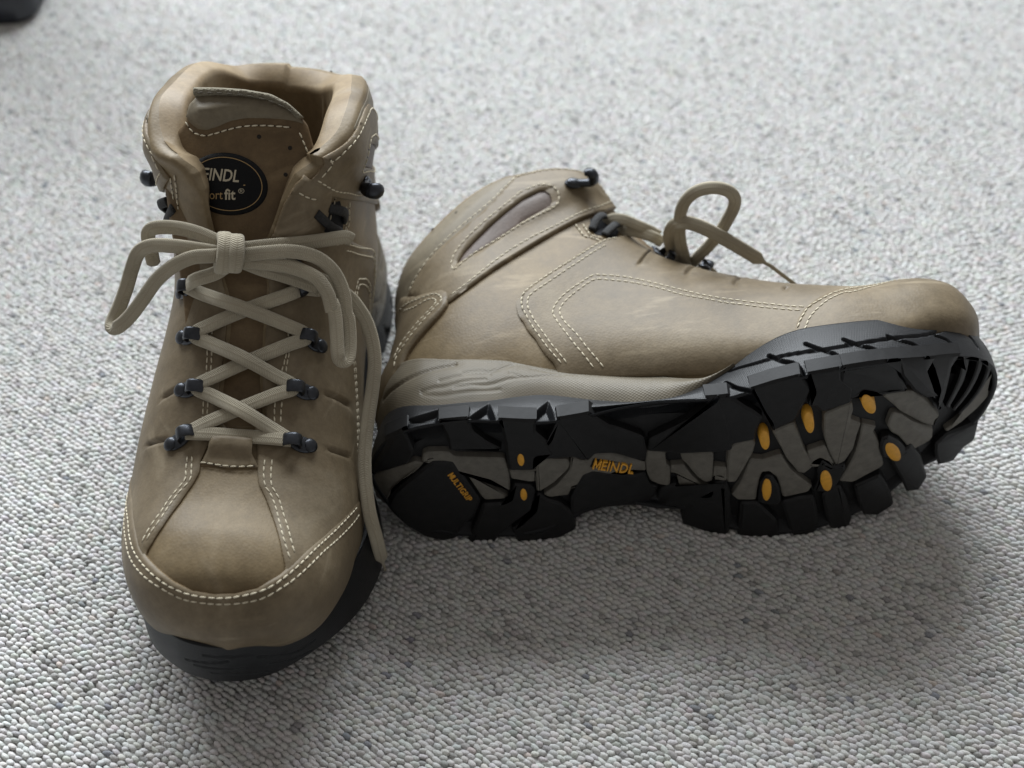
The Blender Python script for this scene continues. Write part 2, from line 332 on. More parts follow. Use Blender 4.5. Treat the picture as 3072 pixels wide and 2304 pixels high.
def outer_off(s, v, e_thr, e_top):
    r = edge_r(s); e = np.minimum(np.minimum(e_thr, e_top), r)
    return pad(s, v)-(r-np.sqrt(np.maximum(0, r*r-(r-e)**2)))/1000, r/1000
def wrapv(v): return (v+.5) % 1-.5
def edge_dist(s, v):                                      # mm to the throat edge and to the collar rim
    mu, mv = UP.metric(s, v); vv = wrapv(v)
    lim = np.where(vv >= 0, vlat(s), vmed(s))
    et = np.where(s < SK, 99, (np.abs(vv)-lim)*mv*1000); return np.maximum(et, 0), np.maximum((s_top(vv)-s)*mu*1000, 0)
def base_off(s, v):
    a, b = edge_dist(s, v); return outer_off(s, v, a, b)[0]

# tongue: own surface under the throat, leaning back at the top
TC = [(218,80.5),(203,83),(186,90.5),(168,100.5),(154,110.5),(143,120),(135,129),(126,139),(117,150),(107,161),(97,171.5),(88,181)]
TWD = [10,13,17,20,23,26,29,32,34,35,34,31]; TDR = [3,3,3,4,5,6,7,8,9,10,10,9]
NTp, NTq = 90, 61
tp = np.linspace(0, 1, NTp); tk = np.linspace(0, 1, len(TC))
tcx, tcz, tww, tdr = (interp(tk, c, tp) for c in ([a[0] for a in TC], [a[1] for a in TC], TWD, TDR))
dxz = np.gradient(np.stack([tcx, tcz], 1), axis=0); dxz /= np.linalg.norm(dxz, axis=1, keepdims=True)
inn = np.stack([-dxz[:, 1], dxz[:, 0]], 1)               # inward (towards the foot)
inn *= np.sign(-(inn[:, 1:2]))
tq = np.linspace(-1, 1, NTq)
TG = np.zeros((NTp, NTq, 3))
for j, q in enumerate(tq):
    TG[:, j, 0] = tcx+inn[:, 0]*tdr*q*q; TG[:, j, 2] = tcz+inn[:, 1]*tdr*q*q; TG[:, j, 1] = -5+q*tww
TG /= 1000
TON = Surf(TG, -1, 1)

def panel(name, surf, poly, thick, mat, parent, mirror, base=None, hole=None, du=.009, dv=.006, edge=M_EDGE, inset=.0009, skirt=.0012, domed=0.0, creases=()):
    poly = np.asarray(poly, float)
    def prep(pl):
        mu, mv = surf.metric(pl[:, 0], pl[:, 1]); M = np.stack([pl[:, 0]*np.median(mu), pl[:, 1]*np.median(mv)], 1)
        out = resample(np.vstack([M, M[:1]]), .0016)[:-1]; return out/np.array([np.median(mu), np.median(mv)]), np.array([np.median(mu), np.median(mv)])
    P, met = prep(poly); loops = [P]
    if hole is not None: loops.append(prep(np.asarray(hole, float))[0])
    pts, edges, ring = [], [], []
    for k, Lp in enumerate(loops):
        base_i = len(pts); n = len(Lp); pts += [tuple(p) for p in Lp]; edges += [(base_i+i, base_i+(i+1) % n) for i in range(n)]
        mu, mv = surf.metric(Lp[:, 0], Lp[:, 1]); mm = np.stack([mu, mv], 1)
        t = (np.roll(Lp, -1, 0)-np.roll(Lp, 1, 0))*mm; t /= np.linalg.norm(t, axis=1, keepdims=True)+1e-12; nn = np.stack([-t[:, 1], t[:, 0]], 1)
        area_ = np.sum(Lp[:, 0]*np.roll(Lp[:, 1], -1)-np.roll(Lp[:, 0], -1)*Lp[:, 1])
        if (area_ < 0) ^ (k > 0): nn = -nn
        ring.append(Lp+nn*inset/mm)
    nb = len(pts)
    R = np.concatenate(ring); ok = inside(R, P)
    if hole is not None: ok &= ~inside(R, loops[1])
    dmin = np.full(len(R), 1e9)
    for Lp in loops: dmin = np.minimum(dmin, dist_poly(R*met, np.vstack([Lp, Lp[:1]])*met))
    R = R[ok & (dmin > inset*.55)]
    g = np.stack(np.meshgrid(np.arange(P[:, 0].min(), P[:, 0].max(), du), np.arange(P[:, 1].min(), P[:, 1].max(), dv), indexing='ij'), -1).reshape(-1, 2)
    g = g[inside(g, P)]
    if hole is not None: g = g[~inside(g, loops[1])]
    if len(g):
        dmin = np.full(len(g), 1e9)
        for Lp in loops: dmin = np.minimum(dmin, dist_poly(g*met, np.vstack([Lp, Lp[:1]])*met))
        g = g[dmin > inset*1.7]
    cl = []
    for c_ in creases:
        c_ = resample(cr(np.asarray(c_)*met, 6), .0008); t = np.gradient(c_, axis=0); t /= np.linalg.norm(t, axis=1, keepdims=True); nn = np.stack([-t[:, 1], t[:, 0]], 1); cl.append(c_)
        add = np.concatenate([c_+nn*o_ for o_ in (-.0022, -.0012, -.0005, 0, .0005, .0012, .0022)])/met
        add = add[inside(add, P)]; add = add[dist_poly(add*met, np.vstack([P, P[:1]])*met) > inset*1.5]; g = g[dist_poly(g*met, c_) > .003]; g = np.vstack([g, add])
    allp = np.array(pts+[tuple(p) for p in R]+[tuple(p) for p in g])
    sc = met*100
    vo, eo, fo, ov, oe, of = delaunay_2d_cdt([Vector(p*sc) for p in allp], edges, [], 0, 1e-7)
    V2 = np.array([tuple(v) for v in vo])/sc
    F = np.array([f for f in fo if len(f) == 3])
    c = V2[F].mean(1); kf = inside(c, P)
    if hole is not None: kf &= ~inside(c, loops[1])
    F = F[kf]
    db = np.full(len(V2), 1e9)
    for Lp in loops: db = np.minimum(db, dist_poly(V2*met, np.vstack([Lp, Lp[:1]])*met))
    off = thick*(1-.5*np.clip(1-db/inset, 0, 1)**2)+domed*sstep(0, .012, db)
    for c_ in cl:
        ends_ = np.minimum(np.linalg.norm(V2*met-c_[0], axis=1), np.linalg.norm(V2*met-c_[-1], axis=1)); d_ = dist_poly(V2*met, c_)
        off = off-(.0014*np.exp(-(d_/.0006)**2)-.0004*np.exp(-((d_-.0018)/.0009)**2))*np.clip(ends_/.003+.15, 0, 1)
    if base is not None: off = off+base(V2[:, 0], V2[:, 1])
    V3 = surf.at(V2[:, 0], V2[:, 1], off)
    # orientation
    a, b, c3 = V3[F[:, 0]], V3[F[:, 1]], V3[F[:, 2]]; nr = surf.normal(V2[F[:, 0], 0], V2[F[:, 0], 1])
    fl = (np.cross(b-a, c3-a)*nr).sum(1) < 0; F[fl] = F[fl][:, ::-1]
    faces = [tuple(f) for f in F]; midx = [0]*len(faces)
    # skirt along boundary edges
    cnt = {}
    for f in F:
        for i in range(3): e = (f[i], f[(i+1) % 3]); cnt[e] = cnt.get(e, 0)+1
    bd = [e for e in cnt if (e[1], e[0]) not in cnt]
    bv = sorted({i for e in bd for i in e}); m1 = {i: len(V3)+k for k, i in enumerate(bv)}; m2 = {i: len(V3)+len(bv)+k for k, i in enumerate(bv)}
    B0 = base(V2[bv, 0], V2[bv, 1]) if base is not None else 0
    top = V3[bv]; low = surf.at(V2[bv, 0], V2[bv, 1], B0-np.full(len(bv), skirt))
    V3 = np.concatenate([V3, top, low])
    for i, j in bd: faces.append((j, i, m2[i], m2[j])) if False else faces.append((m1[j], m1[i], m2[i], m2[j])); midx.append(1)
    return mk(name, V3, faces, None, parent, mirror, mats=[mat, edge], midx=midx)

def stitch_line(mb, hb, surf, line, off, base=None, step=.0031, length=.0025, rad=.00037):
    line = np.asarray(line, float)
    if len(line) > 2: line = cr(line, 6)
    P0 = surf.at(line[:, 0], line[:, 1]); d = np.r_[0, np.cumsum(np.linalg.norm(np.diff(P0, axis=0), axis=1))]
    n = int(d[-1]/step); c = (np.arange(n)+.5)*step
    for t in c:
        t = t+RNG.normal(0, .00012); a, b = t-length/2, t+length/2
        q = np.stack([np.interp([a, t, b], d, line[:, k]) for k in (0, 1)], 1)
        bo = off+(base(q[:, 0], q[:, 1]) if base is not None else 0)
        X = surf.at(q[:, 0], q[:, 1], np.full(3, 1.0)*0+bo+np.array([.00006, rad*.55, .00006])); nn = surf.normal(q[1:2, 0], q[1:2, 1])[0]
        ax = (X[2]-X[0])/2; cc = X.mean(0); l = np.linalg.norm(ax)
        if l < 1e-5: continue
        sd = np.cross(nn, ax/l); tw = sd*rad*.35*RNG.normal(.6, .3)
        V, F = ellipsoid(cc, (sd*rad, nn*rad*.9, (ax+tw)*1.05), 6, 4); mb.add(V, F)
        if hb is not None:
            h = X[2]+(ax/l)*(step-length)*.5-nn*rad*.45; V, F = ellipsoid(h, (sd*rad*.8, ax/l*rad*1.0, nn*rad*.35), 6, 3); hb.add(V, F)

# ------------------------------------------------------------------ shared feature lines (s, v)
def keep(l, gap=.010, top=.022):                          # keep a line a little inside the throat edge and the rim
    l = np.array(l, float); sg_ = np.where(l[:, 1] < 0, -1, 1)
    l[:, 0] = np.minimum(l[:, 0], s_top(l[:, 1])-top); l[:, 1] = sg_*np.maximum(np.abs(l[:, 1]), vlat(l[:, 0])+gap); return l
def mir(l): l = np.array(l, float); l[:, 1] *= -1; return l
TOE_EDGE_L = L_(('S',(403,1426),(409.5,1507),(418,1593),(429,1645),(448,1675),(480,1709),(523,1744),(579,1771.5),(644,1782),(708,1780),(772,1765),(837,1726),(871,1696),(923,1645),(987,1585),(1039,1533),(1066,1497)))
TOE_ROWS_L = [L_(('C',(226,180),(225,350),(240,500),(270,600),(330,690),(420,775),(520,835),(640,880),(760,900),(880,905),(1000,890),(1100,868),(1200,830),(1300,760),(1400,670),(1500,570),(1600,470),(1700,360),(1770,275))),
              L_(('C',(205,200),(206,350),(212,500),(237,620),(290,715),(370,790),(470,850),(580,905),(680,930),(800,945),(920,945),(1040,930),(1140,905),(1240,855),(1340,790),(1450,690),(1560,580),(1680,460),(1780,330)))]
TOE_EDGE_R = R_(('E',(1018,985),(1048,905),(1086,850),(1135,812),(1215,770),(1320,745)))
TOE_ROWS_R = [R_(('E',(1040,975),(1075,900),(1110,850),(1160,820),(1240,780),(1330,757),(1410,746))), R_(('E',(1080,975),(1110,915),(1150,865),(1220,810),(1310,775),(1390,762)))]
def by_v(*ls):
    A = np.concatenate(ls); o = np.argsort(A[:, 1]); return A[o]
def toe_seam(which):
    if which == 'L': e = by_v(TOE_EDGE_L)
    else:
        m = TOE_EDGE_L[TOE_EDGE_L[:, 1] < .05]; e = by_v(m, TOE_EDGE_R[TOE_EDGE_R[:, 1] > .08])
    e = np.vstack([[e[0, 0]+.02, -.42], e, [e[-1, 0]+.02, .42]]); return e
OVER = keep(R_(('D',(505,960),(520,955),(640,865),(790,755),(940,660),(1090,570),(1250,480),(1380,420),(1480,395),(1540,375),(1552,350),(1530,290),(1482,215),(1440,160),(1385,128),(1300,112),(1230,112),(1130,120),(1030,150),(960,185),(900,240),(850,300),(790,370),(700,455),(600,540),(480,650),(400,740),(340,840),(310,900),(298,945),(400,985))), .014, .018)
OVER_UP = keep(R_(('D',(1522,335),(1485,275),(1435,205),(1395,160),(1340,132),(1260,122),(1180,124),(1080,136),(1000,167),(930,217),(870,282),(800,355),(700,442),(600,527),(500,622),(420,717),(350,825),(308,925))), 0.024, 0.026)
OVER_LO = keep(R_(('D',(1525,345),(1440,365),(1340,400),(1230,460),(1100,525),(960,600),(800,710),(650,835),(560,905),(525,932))), 0.024, 0.026)
SLOT = R_(('D',(570,728),(620,660),(700,580),(800,485),(900,400),(1000,330),(1060,295),(1100,285),(1135,305),(1150,345),(1140,368),(1060,410),(960,470),(860,540),(740,620),(640,685),(585,722)))
SLOT_ST = R_(('D',(545,740),(580,670),(680,555),(800,445),(900,360),(1000,290),(1080,262),(1140,265),(1185,300),(1190,350),(1150,385),(1060,430),(920,510),(800,590),(680,665),(600,730),(560,765),(545,742)))
STRIP = R_(('J',(430,1420),(470,1370),(490,1290),(540,1170),(620,1050),(720,930),(840,800),(950,680),(1020,580),(1040,490),(1025,430),(980,405),(900,420),(800,450),(700,500),(620,505),(560,490)))
STRIP_ST = [R_(('J',(540,670),(600,610),(680,560),(780,510),(890,475),(950,500),(975,550),(930,610),(830,720),(720,850),(620,970),(520,1110),(440,1230),(405,1340),(395,1390))),
            R_(('J',(565,690),(650,640),(760,570),(860,535),(905,560),(900,600),(820,690),(700,820),(600,940),(500,1070),(440,1180),(385,1320)))]
BACK = R_(('D',(1185,1370),(1165,1330),(1050,1180),(980,1080),(935,990),(930,945),(965,905),(1050,840),(1150,770),(1300,665),(1420,585),(1480,562),(1550,550)))
BACK_ST = [R_(('D',(1215,1335),(1150,1265),(1060,1150),(1000,1055),(965,980),(968,925),(1010,875),(1130,790),(1300,682),(1420,607),(1490,572),(1560,562))),
           R_(('D',(1250,1335),(1190,1265),(1100,1150),(1030,1050),(1000,975),(1003,940),(1040,897),(1150,822),(1320,707),(1430,635),(1500,598)))]
DECO_ST = [R_(('D',(1415,1360),(1340,1270),(1250,1160),(1180,1070),(1158,1030),(1168,985),(1230,910),(1330,840),(1400,797),(1440,792),(1600,805),(1750,835),(1960,888)),('K',(800,1455),(1000,1490),(1200,1515),(1400,1540),(1600,1560),(1900,1580))),
           R_(('D',(1480,1360),(1400,1270),(1310,1160),(1230,1080),(1203,1035),(1212,985),(1260,930),(1350,860),(1420,820),(1500,822),(1650,840),(1800,870),(1960,916)),('K',(800,1490),(1000,1530),(1200,1555),(1450,1585),(1650,1605),(1860,1617)))]
PAD_ST = R_(('H',(1180,955),(1050,1020),(930,1100),(820,1180),(700,1260),(600,1350),(520,1440),(440,1550),(385,1615)),('J',(660,110),(600,190),(520,280),(485,350)))
PAD_HOLES = R_(('H',(1325,665),(930,890),(575,1140),(240,1495)))
VAMP_R = L_(('B',(1100,1150),(1105,1250),(1110,1290)),('C',(1160,230),(1230,430),(1270,600),(1292,700)))
VAMP_L = L_(('B',(705,1130),(700,1200),(690,1225)),('C',(650,130),(560,260),(440,430),(370,540),(332,600)))
VAMP_ST_R = [L_(('B',(1150,1120),(1140,1210),(1150,1310)),('C',(1190,210),(1220,300),(1245,410),(1270,510),(1300,610),(1322,670))),
             L_(('B',(1200,1120),(1190,1210),(1195,1310)),('C',(1240,230),(1270,340),(1300,440),(1325,540),(1352,645)))]
VAMP_ST_L = [L_(('B',(655,1100),(650,1200),(640,1270)),('C',(560,200),(490,300),(430,395),(370,480),(328,560))),
             L_(('B',(625,1100),(612,1200),(605,1270)),('C',(500,240),(440,335),(370,435),(315,540)))]
EYE_ST_R = [L_(('B',(1310,215),(1290,400),(1235,600),(1215,760),(1215,880))), L_(('B',(1345,215),(1300,440),(1262,740),(1255,890)))]
EYE_ST_L = [L_(('B',(765,200),(758,480),(732,780),(725,870))), L_(('B',(795,200),(788,480),(765,740),(752,880)))]
EYE_UP = [R_(('I',(1160,455),(1230,525),(1300,605),(1380,695),(1450,795),(1530,885),(1575,920))), R_(('I',(1230,490),(1320,570),(1400,660),(1480,750),(1550,850),(1600,910)))]
EYE_UP_L = [L_(('A',(1355,800),(1345,860),(1320,960),(1298,1060),(1280,1110))), L_(('A',(1385,800),(1375,860),(1348,965),(1325,1065))), L_(('A',(1130,815),(1190,845),(1260,860)))]
EYE_UP_LM = [L_(('A',(440,730),(450,800),(457,880),(470,960))), L_(('A',(418,745),(428,820),(437,900)))]
NOTCH_ST = [R_(('I',(650,1000),(720,1100),(790,1190),(900,1212),(1050,1275),(1150,1300))), R_(('I',(770,1000),(820,1090),(900,1180),(1060,1222),(1170,1262)))]
NOTCH = R_(('I',(888,912),(895,1080),(960,1162),(1090,1185),(1220,1245),(1290,1225),(1330,1120),(1250,1020),(1160,930),(1060,900)))
TAB = L_(('B',(700,1148),(770,1060),(800,968),(1068,982),(1060,1090),(1110,1176),(900,1182)))
TAB_ST = L_(('B',(705,1143),(800,1158),(900,1172),(1000,1175),(1105,1168)))
HOOK_UV = R_(('I',(590,490),(760,505),(885,535),(960,430),(880,340),(760,320)))
RINGS_LAT = [R_(('K',(250,930),(450,870))), L_(('B',(1520,330),(1380,260))), L_(('B',(1460,660),(1270,620))), L_(('B',(1450,1030),(1240,1000)))]
RINGS_MED = [L_(('S',(556,880),(610,862))), L_(('B',(600,270),(730,260))), L_(('B',(590,640),(735,630))), L_(('B',(520,1020),(650,955)))]

HOOK_L = HOOK_UV+(np.array(UPS['L'].uv(Z('A', (1522, 775))[0], 'L'))-HOOK_UV[0])
CREASE_LAT = [L_(('B',(1545,660),(1630,690),(1725,750))), L_(('B',(1570,1050),(1650,1075),(1730,1105)))]
CREASE_R = [R_(('K',(55,1110),(110,1030),(190,955))), R_(('K',(575,1230),(620,1160),(700,1110))), R_(('K',(1115,1345),(1140,1290),(1180,1255))), R_(('K',(1675,1395),(1690,1370),(1730,1362)))]
CREASE_MED = [L_(('B',(450,700),(500,665),(550,640))), L_(('B',(345,1025),(410,1000),(485,985)))]
FLAP_R = L_(('A',(1185,742),(1250,765),(1308,792),(1352,800),(1338,900),(1300,1060),(1270,1120),(1130,1130),(1000,1120),(1030,1000),(1075,900),(1135,790)))
FLAP_R_ST = L_(('A',(1140,820),(1200,850),(1275,872)))
def quarter_poly(side, which):                            # side panel: vamp edge, throat edge, rear edge, sole
    vm = VAMP_R if side > 0 else mir(VAMP_L)
    bk = BACK.copy(); end = bk[-1]
    fn = vlat if side > 0 else vmed
    ss = np.linspace(SK+.004, end[0]-.012, 24); mu, mv = UP.metric(ss, fn(ss))
    te = np.stack([ss, fn(ss)+.0012/mv], 1)
    poly = np.vstack([[vm[-1, 0]-.05, vm[-1, 1]+.01], vm[::-1], te, bk[::-1], [bk[0, 0], .37], [vm[-1, 0]-.05, .37]])
    return poly if side > 0 else mir(poly)

def wall_surface():                                       # sole side wall as a surface: p = height 0..1 over outsole, q = around
    x = OUT[:, 0]; zb, zo = ZB(x), ZO(x); rows = []
    for h in np.linspace(0, 1, 26):
        ins = 3.0*h-1.0*math.sin(math.pi*h); toe = sstep(235, 270, x); ins = ins*(1-toe)+toe*(-1.2*math.sin(math.pi*h)+1.8*h)
        rows.append(np.c_[OUT-ONRM*np.asarray(ins)[:, None] if np.ndim(ins) else OUT-ONRM*ins, zb+(zo-zb)*h])
    G = np.array(rows)/1000; G = np.concatenate([G, G[:, :1]], 1); return G
WG = wall_surface(); WALL = Surf(WG, 0, 1, True)
_chk = WALL.normal(.5, .15); _P = WALL.at(.5, .15)
if _chk[1]*np.sign(_P[1]) < 0: WALL.N = -WALL.N
def W_(which, *a): return WALL.uvs(sum([Z(*x) for x in a], []), which)
GROOVES = [  # (line in (h, around), half width mm, depth mm)
    (W_('R', ('N',(330,600),(560,530),(780,465),(1200,385),(1650,320)),('O',(150,345),(300,330),(700,270),(1100,220),(1400,140),(1560,100))), .75, 1.6),
    (W_('R', ('N',(280,730),(400,790),(570,860),(600,960))), .9, 2.2),
    (W_('R', ('N',(760,430),(900,490),(1020,515),(1090,570),(1140,640))), .9, 2.2),
    (W_('R', ('N',(1170,300),(1300,350),(1480,410),(1540,470),(1600,530))), .9, 2.2),
    (W_('R', ('O',(120,290),(280,350),(430,390),(520,440),(590,490))), .9, 2.2),
    (W_('R', ('O',(610,255),(740,300),(870,335),(950,380),(1010,430))), .9, 2.2),
    (W_('R', ('O',(1130,245),(1250,290),(1340,370))), .8, 2.0),
    (W_('R', ('O',(1390,200),(1510,260),(1600,380))), .8, 2.0),
    (W_('R', ('O',(1620,260),(1700,330),(1745,460))), .8, 2.0),
    (W_('R', ('N',(905,590),(880,680),(845,720))), .6, 1.4),
    (W_('L', ('C',(600,1345),(760,1372),(900,1362))), .45, .9), (W_('L', ('C',(660,1385),(820,1412),(1010,1415))), .45, .9),
    (W_('L', ('C',(720,1315),(900,1330),(1060,1318))), .35, .7), (W_('L', ('C',(1100,1330),(1260,1320),(1400,1280),(1500,1210))), .45, .9),
    (W_('L', ('C',(780,1440),(1000,1448),(1180,1430))), .35, .7), (W_('L', ('C',(1180,1380),(1330,1350),(1480,1280))), .35, .8)]
NOTCH_F = [W_('R', ('N',(395,905),(440,860),(560,850),(600,960),(420,970))), W_('R', ('N',(845,715),(905,600),(960,690),(1050,640),(1145,630),(1160,720),(860,760))), W_('R', ('N',(1370,600),(1450,540),(1490,520),(1600,525),(1640,600),(1400,660))),
           W_('R', ('O',(380,545),(440,570),(480,500),(590,485),(620,560),(400,600))), W_('R', ('O',(840,440),(890,450),(920,400),(1010,420),(1030,480),(850,500))), W_('R', ('O',(1210,370),(1250,360),(1340,365),(1350,420),(1220,430)))]
NOTCHES = [W_('R', ('Q',(690,373),(640,490),(720,530),(640,560),(360,520),(370,478),(520,425))), W_('R', ('Q',(1110,328),(1175,485),(1190,540),(960,540),(918,468))), W_('R', ('Q',(1650,305),(1718,500),(1730,560),(1500,560),(1465,468)))]
WAIST = W_('R', ('M',(440,370),(475,500),(700,520),(1300,480),(1570,400),(1545,335)))

def smooth_poly(pl, n=4, rd=.35):                         # round the corners of a polygon a little
    pl = np.asarray(pl, float)
    out = []
    for i in range(len(pl)):
        a, b, c = pl[i-1], pl[i], pl[(i+1) % len(pl)]
        p0, p1 = b+(a-b)*rd*.5, b+(c-b)*rd*.5
        for t in np.linspace(0, 1, n): out.append((1-t)**2*p0+2*t*(1-t)*b+t*t*p1)
    return np.array(out)
def sole_xy(S, lift=0.0):                                 # measured point -> (x, y) mm on the sole bottom of the lying boot
    o, d = sight(S, 'R'); z = 0.0
    for _ in range(12):
        t = (z/1000-o.z)/d.z; p = o+d*t; z = float(ZB(p.x*1000))+lift
    return (p.x*1000, p.y*1000)
def sole_poly(*a, lift=0.0): return np.array([sole_xy(s, lift) for s in sum([Z(*x) for x in a], [])])
def prism(poly, top, bot, bevel=.7):                      # block on the sole bottom: poly in mm, from depth bot to top below the sole sheet (mm, up = into the boot)
    poly = np.asarray(poly, float)
    ar = np.sum(poly[:, 0]*np.roll(poly[:, 1], -1)-np.roll(poly[:, 0], -1)*poly[:, 1])
    if ar < 0: poly = poly[::-1]
    t = np.roll(poly, -1, 0)-np.roll(poly, 1, 0); t /= np.linalg.norm(t, axis=1, keepdims=True)+1e-9; nn = np.stack([-t[:, 1], t[:, 0]], 1)
    n = len(poly); A = poly+nn*bevel; zf = lambda p, o: np.c_[p, ZB(p[:, 0])+o]
    V = np.concatenate([zf(poly-nn*.4, bot), zf(poly, top+bevel*.8), zf(A, top)])/1000
    F = []
    for r in range(2):
        for i in range(n): F.append((r*n+(i+1) % n, r*n+i, (r+1)*n+i, (r+1)*n+(i+1) % n))
    tri = delaunay_2d_cdt([Vector(p) for p in A], [(i, (i+1) % n) for i in range(n)], [], 1, 1e-6)
    if len(tri[0]) == n: F += [tuple(2*n+i for i in reversed(f)) for f in tri[2]]
    else: F.append(tuple(2*n+i for i in range(n-1, -1, -1)))
    return V, F

def text_mesh(body, size, shear=0.0, bold=0.0, space=1.0):
    if body[0] != 'M' or len(body) < 2: return font_mesh(body, size, shear, bold, space)
    V, F = font_mesh(body[1:], size, shear, bold, space); y0, h = V[:, 1].min(), V[:, 1].max()-V[:, 1].min(); w, t = .88*h, .19*h          # open capital M drawn as one outline
    M = np.array([(0, 0), (0, h), (t*1.15, h), (w/2, .44*h), (w-t*1.15, h), (w, h), (w, 0), (w-t, 0), (w-t, .64*h), (w/2, .12*h), (t, .64*h), (t, 0)])
    tr = delaunay_2d_cdt([Vector(p) for p in M], [(i, (i+1) % 12) for i in range(12)], [], 1, 1e-6); Q = np.array([tuple(p) for p in tr[0]]); Q[:, 0] += shear*Q[:, 1]
    low = V[V[:, 1] < y0+.2*h, 0].min(); Q[:, 0] += low-w-.13*h; Q[:, 1] += y0; n = len(V)
    return np.vstack([V, Q]), list(F)+[tuple(i+n for i in f) for f in tr[2]]
def font_mesh(body, size, shear=0.0, bold=0.0, space=1.0):
    cu = bpy.data.curves.new('t', 'FONT'); cu.body = body; cu.size = size; cu.shear = shear; cu.offset = bold; cu.space_character = space; cu.align_x = 'CENTER'; cu.align_y = 'CENTER'; cu.resolution_u = 3
    o = bpy.data.objects.new('t', cu); COL.objects.link(o); bpy.context.view_layer.update()
    me = o.evaluated_get(bpy.context.evaluated_depsgraph_get()).to_mesh()
    V = np.array([tuple(v.co) for v in me.vertices])[:, :2]; F = [tuple(p.vertices) for p in me.polygons]
    o.to_mesh_clear(); bpy.data.objects.remove(o); bpy.data.curves.remove(cu); return V, F

# ------------------------------------------------------------------ one boot
def rings(side, which):
    R = RINGS_LAT if side > 0 else RINGS_MED
    if which == 'L': return R
    return [r if i < 1 else np.array([[p, q*(.80, .66, .58)[i-1]] for p, q in r]) for i, r in enumerate(R)]
def build(which, label):
    global UP
    UP = UPS[which]
    mirror = which == 'R'
    root = bpy.data.objects.new('hiking_boot', None); COL.objects.link(root)
    root.matrix_world = POSE[which] @ MIR if mirror else POSE[which]
    root['label'] = label; root['category'] = 'hiking boot'; root['group'] = 'pair of tan leather hiking boots'; root.empty_display_size = .05
    A = dict(parent=root, mirror=mirror)
    # --- upper shell with throat opening, rolled rim and lining
    nr, nc = 210, 260
    s0 = np.linspace(0, 1, nr); w = np.linspace(0, 1, nc)
    s = np.repeat(s0[:, None], nc, 1); wv = np.repeat(w[None], nr, 0)
    v = vlat(s)+wv*(1-vlat(s)-vmed(s)); vw = wrapv(v)
    for _ in range(2):
        st_ = s_top(vw); s = np.where(s0[:, None] > .7, .7+(s0[:, None]-.7)/.3*(st_-.7), s0[:, None])
        v = vlat(s)+wv*(1-vlat(s)-vmed(s)); vw = wrapv(v)
    et, ep = edge_dist(s, v); oo, r = outer_off(s, v, et, ep)
    X = UP.at(s, v, oo)
    mk('upper', X.reshape(-1, 3), grid_faces(nr, nc), M_TAN, **A)
    i0 = int(nr*.5)
    e = np.minimum(np.minimum(et, ep), r*1000)
    rim = (r*1000-np.sqrt(np.maximum(0, (r*1000)**2-(r*1000-e)**2)))/1000
    k_ = np.clip(rim/r, 0, 1)**2; io = pad(s, v)*(.2+.8*k_)-2*r+rim-.0035*sstep(.72, .84, s)*(1-np.clip(rim/r, 0, 1))
    cre = sum(a*np.exp(-((vw-c)/wd)**2) for a, c, wd in ((1.0, .385, .004), (.6, .345, .006), (.5, .318, .006)))*sstep(.82, .9, s)*sstep(.012, .05, s_top(vw)-s)
    io = io-.0018*cre*(1-np.clip(rim/r, 0, 1)**2)
    Y = UP.at(s, v, io)[i0:]
    mk('lining', Y.reshape(-1, 3), [tuple(reversed(f)) for f in grid_faces(nr-i0, nc)], M_LINING, **A)
    # --- panels
    ts = toe_seam(which)
    tp_ = np.vstack([ts, [[.0, .42], [.0, -.42]]])
    panel('toe_cap', UP, tp_, .0020, M_TAUPE, base=base_off, dv=.008, **A)
    vv = np.linspace(.21, .79, 40); ov = OVER[np.argsort(OVER[:, 1])]; bins = np.linspace(ov[0, 1], ov[-1, 1], 14); sov = np.array([OVER[np.abs(OVER[:, 1]-b_) < .02, 0].max() if (np.abs(OVER[:, 1]-b_) < .02).any() else .85 for b_ in bins])
    lowp = np.maximum(.856, np.where(np.abs(wrapv(vv)) < bins[-1], np.interp(np.abs(wrapv(vv)), bins, sov)-.006, 0)); lowp = np.minimum(lowp, s_top(wrapv(vv))-.03)
    pl = np.vstack([np.stack([lowp, vv], 1), np.stack([s_top(wrapv(vv))-.014, vv], 1)[::-1]])
    panel('collar_pad', UP, pl, .0004, M_PAD, base=base_off, domed=.0012, dv=.008, edge=M_PAD, **A)
    for side in (1, -1):
        q = quarter_poly(side, which)
        panel('side_panel', UP, q, .0015, M_TAUPE, base=base_off, creases=(CREASE_R if which == 'R' else CREASE_LAT) if side > 0 else CREASE_MED, **A)
        f = (lambda l: l) if side > 0 else mir
        panel('collar_overlay', UP, f(OVER), .0020, M_TAUPE, base=base_off, hole=f(SLOT), **A)
        panel('slot_backing', UP, f(SLOT), .0006, M_SLOT, base=base_off, **A)
        h = panel('webbing_notch', UP, f(NOTCH), .0004, M_DARKIN, base=base_off, **A)
    sp = STRIP.copy(); other = sp.copy()[::-1]; other[:, 1] = 1-other[:, 1]
    strip = np.vstack([[sp[0, 0]-.02, sp[0, 1]+.005], sp, [sp[-1, 0]+.002, .48], [sp[-1, 0]+.002, .52], other, [sp[0, 0]-.02, 1-sp[0, 1]-.005]])
    panel('heel_strip', UP, strip, .0030, M_TAUPE, base=base_off, **A)
    # keeper tab: leather loop over the lowest lace
    tab = TAB; t0, t1 = TAB[[0, 5, 6], 0].mean(), TAB[[2, 3], 0].mean(); tabf = lambda s_, v_: .0032*sstep(.12, .75, (s_-t0)/(t1-t0))
    panel('lace_keeper', UP, tab, .0014, M_TAUPE, base=tabf, skirt=.001, du=.004, dv=.003, **A)
    # --- tongue
    tpoly_all = np.array([(a, b) for a, b in [(.02,-.95),(.35,-.97),(.7,-.97),(.93,-.96),(.985,-.75),(1,-.4),(.995,.1),(.97,.4),(.93,.7),(.86,.9),(.7,.97),(.35,.97),(.02,.95)]])
